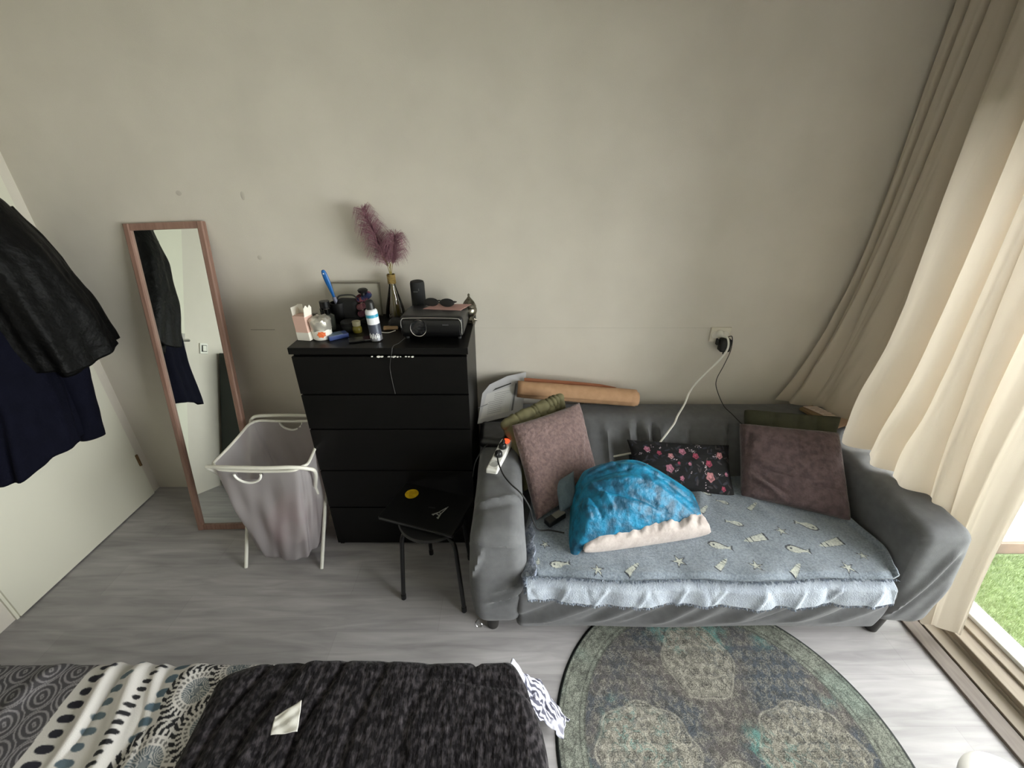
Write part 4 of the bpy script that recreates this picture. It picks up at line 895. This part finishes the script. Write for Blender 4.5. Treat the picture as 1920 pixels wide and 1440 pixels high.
# booklet and card on the right of the sofa back
tag(MB().prism([(1.65, -.155), (1.74, -.13), (1.77, -.275), (1.69, -.285)], .701, .717, lambda x, y, h: (x, y, h)).build('cardboard_box', mat('brown_card', (128, 106, 74), .8), loc=(1.75, -.2, .70), smooth=False, bevel=.002), 'brown card packet under the leaflet by the curtain', 'packet')
lf_ = thing('leaflet', 'white printed leaflet on the sofa back by the curtain', 'leaflet', (1.78, -.18, .72))
MB().prism([(1.672, -.15), (1.75, -.15), (1.795, -.26), (1.725, -.25)], .719, .7215, lambda x, y, h: (x, y, h)).build('page', mat('leaflet_paper', (206, 190, 176), .8), lf_, loc=(1.78, -.18, .72), smooth=False)
m_ = MB()
for k in range(4): m_.box((1.727+k*.011, -.172-k*.022, .7220), (.05, .003, .0006), rz=-.05)
m_.build('print', mat('brown_print', (120, 104, 96), .8), lf_, loc=(1.78, -.18, .72), smooth=False)
tag(MB().prism([(1.70, -.29), (1.84, -.25), (1.85, -.31), (1.73, -.36)], .700, .712, lambda x, y, h: (x, y, h)).build('folded_cloth', mat('beige_cloth', (178, 152, 128), .9, bump=.002, bs=60), loc=(1.77, -.3, .70), bevel=.005), 'beige folded cloth on the sofa corner below the leaflet', 'cloth')
# wall socket
ws = thing('wall_socket', 'white double wall socket above the sofa back', 'wall socket', (1.172, 0, 1.085))
MB().box((0, -.006, .02), (.115, .012, .085)).build('socket_plate', mat('cream_socket_plate', (206, 200, 184), .4), ws, smooth=False, bevel=.004)
for x in (-.027, .027): MB().lathe([(.021, 0), (.021, .002), (.019, .002), (.018, -.002), (0, -.002)], seg=28, M=Matrix.Translation((x, -.0122, .02))@Matrix.Rotation(R(90), 4, 'X')).build('socket_well', M_cardw, ws)
ap = thing('power_adapter', 'black plug adapter in the wall socket above the sofa', 'adapter', (1.195, -.012, 1.055))
rbox((0, -.026, 0), (.058, .050, .075), .010, .012).build('adapter_body', M_black, ap)
MB().box((-.038, -.010, .012), (.010, .02, .035)).build('side_clip', M_black, ap, bevel=.002)
MB().tube([(0, -.03, -.036), (0, -.03, -.055)], [.006, .003], 8).build('strain_relief', M_black, ap)
wp = thing('power_plug', 'white round plug with cord in the wall socket', 'plug', (1.165, -.014, 1.115))
MB().lathe([(.019, 0), (.019, .018), (.012, .030), (.007, .045), (0, .046)], seg=24, M=Matrix.Rotation(R(90), 4, 'X')).build('plug_body', M_white, wp)
wc_ = thing('extension_cord', 'white extension cord running from the wall socket down the sofa', 'cord', (1.16, -.06, 1.1))
WP = (1.16, -.06, 1.1)
MB().tube(bez([(1.166, -.055, 1.112), (1.172, -.10, 1.115), (1.168, -.13, 1.07), (1.135, -.14, 1.01), (1.085, -.13, .93), (1.035, -.13, .855), (1.005, -.14, .80), (.975, -.18, .755), (.925, -.235, .712), (.90, -.27, .685), (.86, -.31, .66), (.815, -.345, .62), (.79, -.36, .60), (.74, -.35, .575), (.69, -.385, .57), (.635, -.385, .56), (.56, -.375, .535), (.50, -.365, .515), (.44, -.37, .50), (.38, -.42, .50)], 160), .0055, 8).build('cord_run', M_wire_w, wc_, loc=WP)
tag(MB().tube(bez([(1.195, -.042, 1.10), (1.215, -.06, 1.11), (1.225, -.06, 1.03), (1.215, -.045, .93), (1.196, -.04, .84), (1.205, -.05, .78), (1.225, -.13, .715), (1.245, -.20, .70), (1.27, -.26, .68), (1.30, -.27, .66)], 90), .0024, 6).build('charger_cord', M_wire_b, loc=(1.2, -.05, 1.08)), 'thin black charger cord hanging from the wall adapter behind the sofa cushion', 'cord')
# power strip
ps = thing('power_strip', 'white power strip lying on the left sofa arm', 'power strip', (-.060, -.585, .676), (R(4), R(3), R(-17)))
PSL = .25
rbox((0, 0, .019), (.056, PSL, .038), .008, .012).build('housing', mat('white_abs', (226, 225, 220), .4), ps)
for k, y in enumerate((-.082, -.020, .042, .092)):
    if k == 3: continue
    MB().lathe([(.0215, 0), (.0215, .0015), (.019, .0015), (.018, -.003), (0, -.003)], (0, y, .0385), 28).build('socket_well', mat('grey_well', (176, 176, 172), .5), ps)
MB().lathe([(.017, 0), (.017, .004), (.012, .005), (0, .005)], (.002, .094, .0385), 24).build('red_switch', mat('lit_red_switch', (240, 60, 30), .4, emit=.9), ps)
for y, lab in ((-.020, 'black plug in the middle socket of the power strip'), (.042, 'black plug in the socket nearest the red switch of the power strip')):
    pg = thing('plug', lab, 'plug', (0, 0, 0)); pg.matrix_world = ps.matrix_world
    q = Matrix.Translation((-.060, -.585, .676))@Matrix.Rotation(R(-17), 4, 'Z')@Matrix.Rotation(R(3), 4, 'Y')@Matrix.Rotation(R(4), 4, 'X')
    pg.location = q@Vector((0, y, .0395)); pg.rotation_euler = (R(4), R(3), R(-17))
    MB().lathe([(.0185, 0), (.0185, .016), (.014, .024), (0, .026)], seg=24).build('plug_body', M_black, pg)
    MB().tube([(0, .004, .018), (.0, -.016, .026), (0, -.030, .022)] if y < 0 else [(0, 0, .018), (0, .015, .028), (-.004, .030, .026)], [.011, .009, .005], 10).build('cable_boot', M_black, pg)
tag(MB().tube(bez([(-.070, -.640, .735), (-.062, -.68, .722), (-.040, -.74, .705), (-.005, -.80, .700), (.040, -.84, .680), (.078, -.855, .615), (.092, -.86, .55), (.12, -.868, .495), (.17, -.862, .486), (.235, -.88, .488)], 80), .0035, 8).build('charger_cord', M_wire_b, loc=(-.06, -.64, .72)), 'black cord drooping from the power strip across the arm to the seat', 'cord')
tag(MB().tube(bez([(-.055, -.50, .715), (-.07, -.46, .70), (-.10, -.47, .695), (-.14, -.52, .695), (-.175, -.60, .675), (-.192, -.63, .60)], 50), .003, 8).build('charger_cord', M_wire_b, loc=(-.06, -.5, .71)), 'black cord from the power strip trailing over the arm outer side', 'cord')
ad = thing('laptop_charger', 'black and grey power brick left of the blue velvet throw', 'charger', (.20, -.80, .482), (0, 0, R(38)))
rbox((0, 0, .016), (.105, .042, .030), .006, .012).build('brick', M_black, ad)
MB().box((.02, 0, .0318), (.06, .034, .001)).build('grey_label', mat('grey_label_print', (110, 108, 102), .5), ad, smooth=False)

# ---------------------------------------------------------------- coats on the door
def garment(sections, seed, nf=7, amp=.1, nth=90, nz_=90):
    """sections: z, y_centre, half_width_y, x_centre, half_thick_x"""
    zs = [s[0] for s in sections]; zz = np.linspace(zs[0], zs[-1], nz_); zr = np.array(zs)[::-1]
    g = [np.interp(zz, zr, np.array([s[k] for s in sections])[::-1]) for k in (1, 2, 3, 4)]
    for k in range(4): g[k] = np.convolve(np.pad(g[k], 3, mode='edge'), np.ones(7)/7, 'valid')
    th = np.linspace(0, 2*math.pi, nth, endpoint=False)[:, None]; t = np.linspace(0, 1, nz_)[None]
    f = 1+amp*t*(np.sin(th*nf+seed+t*1.5)+.5*np.sin(th*(nf*2+1)+seed*2-t*2))+.05*npnoise(th*0+np.cos(th)*4, np.sin(th)*4, t*14, seed, 3)
    Y = g[0][None]+g[1][None]*np.cos(th)*f; X = g[2][None]+g[3][None]*np.sin(th)*f
    X = np.maximum(X, XL+.022)
    Z = zz[None]+0*th+.012*np.sin(th*3+seed)*t**6+.02*np.cos(th+.5)*t**8
    P = np.stack([X, Y, Z], -1); m_ = MB().grid(P, closed_u=True)
    c0 = P[:, 0].mean(0)+np.array((0, 0, .012)); c1 = P[:, -1].mean(0)+np.array((0, 0, .10))
    n0 = nth*nz_; m_.v += [tuple(c0), tuple(c1)]
    for i in range(nth):
        j = (i+1) % nth; m_.f.append((i*nz_, j*nz_, n0)); m_.f.append((i*nz_+nz_-1, n0+1, j*nz_+nz_-1)); m_.m += [0, 0]
    m_.n += 2
    return m_
def sleeve(path, rad, seed, flat=.75):
    pts = bez(path, 50); n = len(pts); nth = 36; P = np.zeros((nth, n, 3)); rr = np.interp(np.linspace(0, 1, n), np.linspace(0, 1, len(rad)), rad)
    for k in range(n):
        t = (pts[min(k+1, n-1)]-pts[max(k-1, 0)]).normalized(); a = t.cross(Vector((1, 0, 0))).normalized(); b_ = a.cross(t)
        for i in range(nth):
            an = 6.283*i/nth; r_ = rr[k]*(1+.035*math.sin(k*.33+math.sin(an+seed)*3+seed)+.03*math.sin(k*.71+an*2)*math.sin(k*.13+seed)+.05*math.sin(an*3+k*.12))
            P[i, k] = pts[k]+a*math.cos(an)*r_+b_*math.sin(an)*r_*flat
    P[..., 0] = np.maximum(P[..., 0], XL+.024)
    m_ = MB().grid(P, closed_u=True); n0 = nth*n; m_.v += [tuple(P[:, -1].mean(0)-np.array((0, 0, -.03))), tuple(P[:, 0].mean(0))]
    for i in range(nth):
        j = (i+1) % nth; m_.f.append((i*n+n-1, n0, j*n+n-1)); m_.f.append((i*n, j*n, n0+1)); m_.m += [0, 0]
    m_.n += 2
    return m_
M_leather = mat('black_leather', (6, 6, 6), .55, spec=.14, col2=(9, 9, 9), vs=9, bump=.012, bs=18)
M_navy = mat('navy_wool', (9, 10, 22), .9, spec=.1, col2=(12, 13, 26), vs=12, bump=.002, bs=120)
C1 = (-2.30, -.42, 1.9)
hk = thing('coat_hook', 'metal hook strip on the door behind the hanging coats', 'coat hook', (XL+.022, -.45, 1.88))
MB().box((.003, 0, 0), (.006, .5, .03)).build('hook_rail', M_chrome, hk, smooth=False)
for y in (-.18, 0, .14): MB().tube(bez([(.006, y, 0), (.03, y, -.02), (.045, y, -.01), (.05, y, .02)], 14), .004, 8).build('hook', M_chrome, hk)
nv_ = thing('coat', 'long navy coat hanging on the door below the black jacket', 'coat', C1)
garment([(1.80, -.50, .05, -2.32, .05), (1.70, -.50, .17, -2.31, .07), (1.35, -.51, .19, -2.28, .10), (1.00, -.55, .205, -2.26, .11), (.74, -.625, .235, -2.25, .12)], 3, 7, .10).build('coat_body', M_navy, nv_, loc=C1, auto=False)
sleeve([(-2.25, -.36, 1.45), (-2.20, -.33, 1.2), (-2.19, -.365, .95), (-2.19, -.42, .69)], [.07, .07, .065, .055], 2).build('coat_sleeve', M_navy, nv_, loc=C1, auto=False)
bj = thing('jacket', 'black leather-look jacket hanging on top of the navy coat', 'jacket', C1)
garment([(1.93, -.40, .05, -2.31, .06), (1.84, -.38, .13, -2.27, .10), (1.62, -.37, .17, -2.21, .13), (1.35, -.35, .20, -2.17, .14), (1.12, -.33, .21, -2.16, .14)], 5, 6, .09).build('jacket_body', M_leather, bj, loc=C1, auto=False)
sleeve([(-2.24, -.27, 1.78), (-2.20, -.21, 1.55), (-2.18, -.17, 1.32), (-2.18, -.155, 1.09)], [.050, .062, .058, .052], 4).build('jacket_sleeve', M_leather, bj, loc=C1, auto=False)
sleeve([(-2.20, -.46, 1.74), (-2.14, -.44, 1.50), (-2.13, -.42, 1.25), (-2.14, -.40, 1.06)], [.050, .062, .058, .054], 7).build('jacket_sleeve', M_leather, bj, loc=C1, auto=False)
rbox((-2.27, -.40, 1.92), (.12, .20, .07), .03, .012, lump(121, .008, 20)).build('collar', M_leather, bj, loc=C1)

# ---------------------------------------------------------------- rug
def rug():
    nr_, nt_ = 230, 900; r = np.linspace(0, .655, nr_)[:, None]; th = np.linspace(0, 2*math.pi, nt_, endpoint=False)[None]
    x = r*np.cos(th); y = r*np.sin(th)
    z = .007+0*x+.0005*npnoise(x*60, y*60, x*0, 2, 2)
    z = np.where(r > .648, .004-(r-.648)*.4, z)
    slate = np.array(lin((84, 91, 99))); teal = np.array(lin((116, 168, 160))); cream = np.array(lin((172, 168, 155))); bord = np.array(lin((146, 150, 138))); edge = np.array(lin((40, 46, 44))); brown = np.array(lin((106, 101, 98)))
    n1 = npnoise(x*12, y*12, x*0, 201, 3); n2 = npnoise(x*70, y*70, x*0, 202, 3); n3 = npnoise(x*150, y*110, x*0, 203, 2); curl = np.abs(npnoise(np.abs(x)*105+n1*2, y*105, x*0, 204, 2))
    c = slate+(brown-slate)*ss(n1, -.2, .3)[..., None]
    c = c+(teal-c)*(ss(npnoise(x*9+3, y*9, x*0, 207, 3), .02, .35)*ss(n2, -.4, .3)*.9)[..., None]
    # medallions, mirrored left to right
    ax = np.abs(x)
    def med(cx, cy, rx, ry, lob=8):
        a = np.arctan2((y-cy)/ry, (ax-cx)/rx); d = np.hypot((ax-cx)/rx, (y-cy)/ry); return d/(1+.045*np.cos(a*lob))
    c_m = np.minimum.reduce([med(0, .32, .15, .16, 6), med(.31, -.02, .19, .17, 8), med(0, -.25, .2, .2, 8), med(.30, -.36, .13, .12, 6)])
    m = (1-ss(c_m, .92, 1.0))*(.35+.65*(curl > .16))
    c = c+(cream-c)*m[..., None]
    ring = np.exp(-((c_m-1.0)/.025)**2); c = c+(cream*1.1-c)*(ring*.8)[..., None]
    fig = (np.abs(np.sin(ax*75+n2*1.2))*np.abs(np.sin(y*75+n2*1.2)) > .62); c = np.where(fig[..., None], c*.55+cream*.12, c)
    lines = (curl < .055); c = np.where(lines[..., None], c*.55+cream*.45, c)
    s1 = .062; jx = (ax+.5*s1*(np.floor(y/s1) % 2))/s1; dx_ = (jx-np.floor(jx)-.5)*s1; dy_ = (y/s1-np.floor(y/s1)-.5)*s1; rr2 = np.hypot(dx_, dy_); aa = np.arctan2(dy_, dx_)
    ros = ((np.abs(rr2-.017-.003*np.cos(aa*6)) < .0020) | (rr2 < .005) | ((np.abs(rr2-.010) < .0016) & (np.cos(aa*6) > -.2))) & (n2 > -.35)
    inm = c_m < .98; c = np.where((ros & inm)[..., None], c*.42, c); c = np.where((ros & ~inm)[..., None], c*.55+cream*.42, c)
    dash = (np.abs(np.sin(ax*120+n1*3))*np.abs(np.sin(y*60)) > .80) & (n3 > -.2); c = np.where(dash[..., None], c*.6+cream*.3, c)
    mb_ = ss(r+0*x, .535, .541); cb_ = bord*(1+.3*n2[..., None]); cb_ = np.where((curl < .10)[..., None], cb_*.62, cb_)
    cb_ = cb_+(teal-cb_)*(.15*ss(n1, .1, .5))[..., None]
    c = c*(1-mb_[..., None])+cb_*mb_[..., None]
    for rr_, wd in ((.541, .004), (.560, .003), (.628, .003)):
        q = np.exp(-((r-rr_)/wd)**2)+0*x; c = c*(1-.5*q[..., None])
    c = c*(1+.35*n3[..., None]); e = ss(r+0*x, .640, .643)[..., None]; c = c*(1-e)+edge*e
    c = np.clip(c, .005, 1)
    P = np.stack([x+.82, y-1.475, z], -1); m_ = MB()
    m_.grid(P.transpose(1, 0, 2), closed_u=True); return m_, c.transpose(1, 0, 2)
m_, c_ = rug()
tag(m_.build('round_rug', M_rug, loc=(.82, -1.475, 0), cols=c_, auto=False), 'round faded oriental rug in grey-green and teal before the sofa', 'rug')

# ---------------------------------------------------------------- bed, duvet, throw
BD = (-1.15, -2.35, 0)
bd = thing('bed', 'low bed at the bottom of the picture under the patterned duvet', 'bed', BD)
rbox((-.97, -2.36, .34), (1.96, 1.72, .22), .05, .06).build('mattress', mat('white_ticking', (190, 190, 188), .9), bd, loc=BD)
MB().box((-.97, -2.36, .14), (1.92, 1.68, .14)).build('bed_frame', mat('dark_bed_wood', (60, 52, 46), .6), bd, loc=BD, smooth=False, bevel=.01)
for (x, y) in ((-1.88, -1.56), (-.06, -1.56), (-1.88, -3.14), (-.06, -3.14)): MB().box((x, y, .035), (.06, .06, .07)).build('leg', M_black, bd, loc=BD, smooth=False)
def duvet():
    xs = np.concatenate([np.linspace(-1.95, -1.80, 40), np.linspace(-1.797, -.80, 340)])
    ys = np.concatenate([np.linspace(-1.437, -1.95, 190), np.linspace(-1.97, -3.1, 50)])
    X, Y = np.meshgrid(xs, ys, indexing='ij')
    Z = .492+.010*npnoise(X*4, Y*4, X*0, 301, 3)
    for (x0, sl, am, wd) in ((-1.29, -.12, .016, .016), (-1.20, -.25, .018, .02), (-1.11, -.10, -.010, .02), (-1.25, .05, -.010, .012), (-1.13, -.3, .010, .012), (-1.5, .3, .010, .03), (-1.03, 0, .012, .03)):
        Z = Z+am*np.exp(-((X-x0-sl*(Y+1.5)-.012*np.sin(Y*14))/wd)**2)
    e = np.clip((-1.437-Y)/.06, 0, 1); Z = Z-.055*(1-np.sqrt(1-(1-e)**2))+.0*X
    # ---- print
    c = np.zeros(X.shape+(3,)); white = np.array(lin((206, 203, 200))); c[:] = white
    dk = np.array(lin((70, 68, 72))); lt_ = np.array(lin((136, 133, 136))); navy = np.array(lin((34, 34, 46))); slate = np.array(lin((86, 102, 112))); blk = np.array(lin((30, 30, 34)))
    wob = .008*np.sin(Y*9+1)+.004*np.sin(Y*23); Xw = X+wob
    # left: concentric circle lattice
    s_ = .088; row = np.floor(Y/(s_*.86)); gx = (Xw-(row % 2)*s_/2)/s_; cx = (np.round(gx)*s_+(row % 2)*s_/2); cy = (row+.5)*s_*.86
    d = np.hypot(Xw-cx, Y-cy); ringp = np.sin(d/.0155*2*math.pi+1.2*np.sin(np.arctan2(Y-cy, Xw-cx)*2))
    lc = dk+(lt_-dk)*(ss(ringp, .15, .7)*(d < .046))[..., None]; lc = lc+(lt_*1.05-lc)*(ss(d, .0415, .043)*(1-ss(d, .045, .0465)))[..., None]
    left = (Xw < -1.372)[..., None]
    # rows of ovals
    def ovals(x0, sp, rx, ry, col, off=0, alt=0):
        nonlocal c
        k = np.round((Y-off)/sp); yy = (Y-off)-k*sp; rxx = rx*(1-alt*((k % 3) == 1)); d = ((np.abs(Xw-x0)/rxx)**2.3+(np.abs(yy)/ry)**2.3); m = (1-ss(d, .8, 1.15))[..., None]; c = c*(1-m)+col*m
    ovals(-1.325, .0375, .027, .0115, navy, 0, .25); ovals(-1.238, .0385, .025, .0110, slate, .012, .25); ovals(-1.158, .0240, .017, .0068, blk, .004, .25); ovals(-1.085, .0400, .027, .0125, np.array(lin((84, 104, 118))), .02, .2)
    # sunbursts
    def burst(cx, cy, R0):
        nonlocal c
        d = np.hypot(X-cx, Y-cy)/R0; a = np.arctan2(Y-cy, X-cx)
        ins = d < 1.45
        v = np.where(d < .16, .2, np.where(d < .62, ss(np.sin(a*34+np.sin(d*9)), -.2, .3)*.7, np.where(d < .70, 1, np.where(d < .86, .25+.75*(np.sin(a*26) > .1), np.where(d < .95, 1., np.where(d < 1.18, (np.sin(a*30) > -.1)*1., (np.sin(a*22+d*12) > .2)*.9))))))
        tint = np.where((d < .62)[..., None], slate*.8, blk); cc = tint+(white-tint)*v[..., None]
        c = np.where(ins[..., None], cc, c)
    zone = X > -1.03+.012*np.sin(Y*40)
    basez = (np.sin(Y*150+3*np.sin(X*40)+2*np.sin(Y*31)) > .15); zc = blk+(white-blk)*(basez*.9)[..., None]; c = np.where(zone[..., None], zc, c)
    burst(-.985, -1.535, .062); burst(-1.005, -1.725, .070); burst(-.90, -1.63, .06); burst(-.90, -1.46, .055)
    c = np.where(left, lc, c)
    return np.stack([X, Y, Z], -1), c
P, c_ = duvet()
tag(MB().grid(P).build('duvet', M_attr, loc=(-1.5, -2.2, .49), cols=c_, auto=False, solid=.012), 'duvet printed with circles, ovals and sunbursts on the bed', 'duvet')
M_throw = mat('dark_grey_plush', (24, 22, 24), .95, spec=.1, col2=(74, 70, 73), vs=58, stretch=(1.2, .8, 1), mixr=(.44, .74), bump=.010, bs=42, bstretch=(1.3, .5, 1), sheen=.12, detail=8)
TH = (-.45, -1.95, .52)
tw = thing('plush_throw', 'thick dark grey plush throw spread over the foot of the bed', 'throw', TH)
def throw_fn(P):
    x, y, z = P[:, 0].copy(), P[:, 1].copy(), P[:, 2].copy(); top = ss(z, .47, .53)
    fr_ = ss(y, -1.65, -1.44)
    P[:, 2] = z+top*(.010*npnoise(x*5, y*3, x*0, 401, 3)+.005*npnoise(x*16, y*6, x*0, 402, 2))
    for (x0, sl, am, wd) in ((-.80, .28, -.014, .012), (-.70, .25, -.012, .012), (-.56, .22, -.012, .012), (-.66, .3, .008, .02), (-.42, .18, -.008, .012), (-.28, .1, -.006, .014)):
        P[:, 2] += top*am*np.exp(-((x-x0-sl*(y+1.5)-.01*np.sin(y*20))/wd)**2)
    # a crease line and a scalloped far edge
    P[:, 2] -= .012*np.exp(-((y+1.515+.15*(x+.2))/.010)**2)*ss(x, -.30, -.18)*top
    P[:, 1] += fr_*(.006*np.sin(x*9)-.012*np.exp(-((x+.115)/.010)**2)-.03*(1-ss(x, -.92, -.80))-.05*ss(x, -.03, .06)**2)
    P[:, 0] += ss(x, -.1, .05)*(.045*ss(-y, 1.45, 1.8)+.008*np.sin(y*14))
    P[:, 0] += (1-ss(x, -.95, -.7))*(.06*(-(y+1.45)))
    return P
rbox((-.44, -2.0, .475), (.99, 1.10, .13), .055, .010, throw_fn).build('throw_body', M_throw, tw, loc=TH, auto=False)
rbox((.085, -1.83, .36), (.085, .22, .20), .035, .012, lump(131, .01, 20)).build('hanging_corner', M_throw, tw, loc=TH)
# scrap of tissue on the throw
def tissue():
    poly = [(-.700, -1.66), (-.615, -1.655), (-.612, -1.585), (-.655, -1.60), (-.69, -1.632)]
    nn_ = 26; P = np.zeros((nn_, nn_, 3)); A0, A1, A2, A3 = [np.array(q) for q in ((-.662, -1.684), (-.592, -1.676), (-.614, -1.598), (-.672, -1.640))]
    for i in range(nn_):
        for j in range(nn_):
            u_, v_ = i/(nn_-1), j/(nn_-1); q = A0*(1-u_)*(1-v_)+A1*u_*(1-v_)+A3*(1-u_)*v_+A2*u_*v_
            P[i, j] = (q[0], q[1], .568+.0015*math.sin(u_*9+v_*4)+.001*math.sin(v_*13-u_*5))
    return MB().grid(P)
tag(tissue().build('tissue', mat('tissue_paper', (214, 212, 204), .9, bump=.001, bs=80), loc=(-.66, -1.62, .565), auto=False, solid=.002), 'torn white tissue lying on the dark grey throw', 'tissue')
# printed sheet trailing off the foot of the bed
def sheet_trail():
    nu, nv = 110, 150; u = np.linspace(0, 1, nu)[:, None]; v = np.linspace(0, 1, nv)[None]
    cx = .0+.215*v**.9; cy = -1.415+.035*np.sin(v*2.6)-.0*v; wdt = .14*(1-v)+.055*v
    th_ = (u-.5)*math.pi
    nx_, ny_ = .30*np.ones_like(v)+.3*v, np.ones_like(v)
    X = cx+(u-.5)*wdt*.45*v+0*u; Y = cy+(u-.5)*wdt-.03*v**2
    Z = .30*(1-v)**1.5+.012+.035*np.cos(th_)*(1-.4*v)+.020*np.abs(np.sin(u*9+v*5))*(1-.4*v)
    q = 46; X = X+.015*npnoise(X*q, Y*q, Z*q, 511, 3); Y = Y+.014*npnoise(X*q, Y*q, Z*q, 512, 3); Z = np.maximum(Z+.034*npnoise(X*q*1.3, Y*q*1.3, X*0, 501, 3), .006)
    n = npnoise(X*60, Y*60, Z*40, 502, 3)
    base_ = np.array(lin((182, 182, 194))); ink = np.array(lin((66, 66, 80)))
    c = base_+(ink-base_)*((np.sin((u*40+v*34)+n*5) > .1)[..., None]*ss(npnoise(u*5, v*9, u*0, 503, 2), -.35, .0)[..., None])
    return np.stack([X, Y, Z], -1), c
P, c_ = sheet_trail()
tag(MB().grid(P).build('printed_sheet', mat('crumpled_cotton', (255, 255, 255), .8, attr=True), loc=(.1, -1.4, .1), cols=c_, auto=False, solid=.004), 'crumpled white and grey printed sheet trailing from bed to floor', 'sheet')
# white bin, bottom right
bn = thing('bin', 'white round lidded bin at the bottom right corner', 'bin', (1.485, -1.725, 0)); bn.scale = (1.03, 1.03, 1.09)
MB().lathe([(.0, .0), (.085, 0), (.092, .01), (.112, .235), (.116, .242), (.116, .254)], seg=56).build('bin_body', mat('white_plastic', (216, 212, 208), .4), bn)
MB().lathe([(.118, .250), (.119, .262), (.112, .268), (.09, .272), (.04, .276), (0, .277)], seg=56).build('lid', mat('white_lid_plastic', (228, 225, 220), .35), bn)
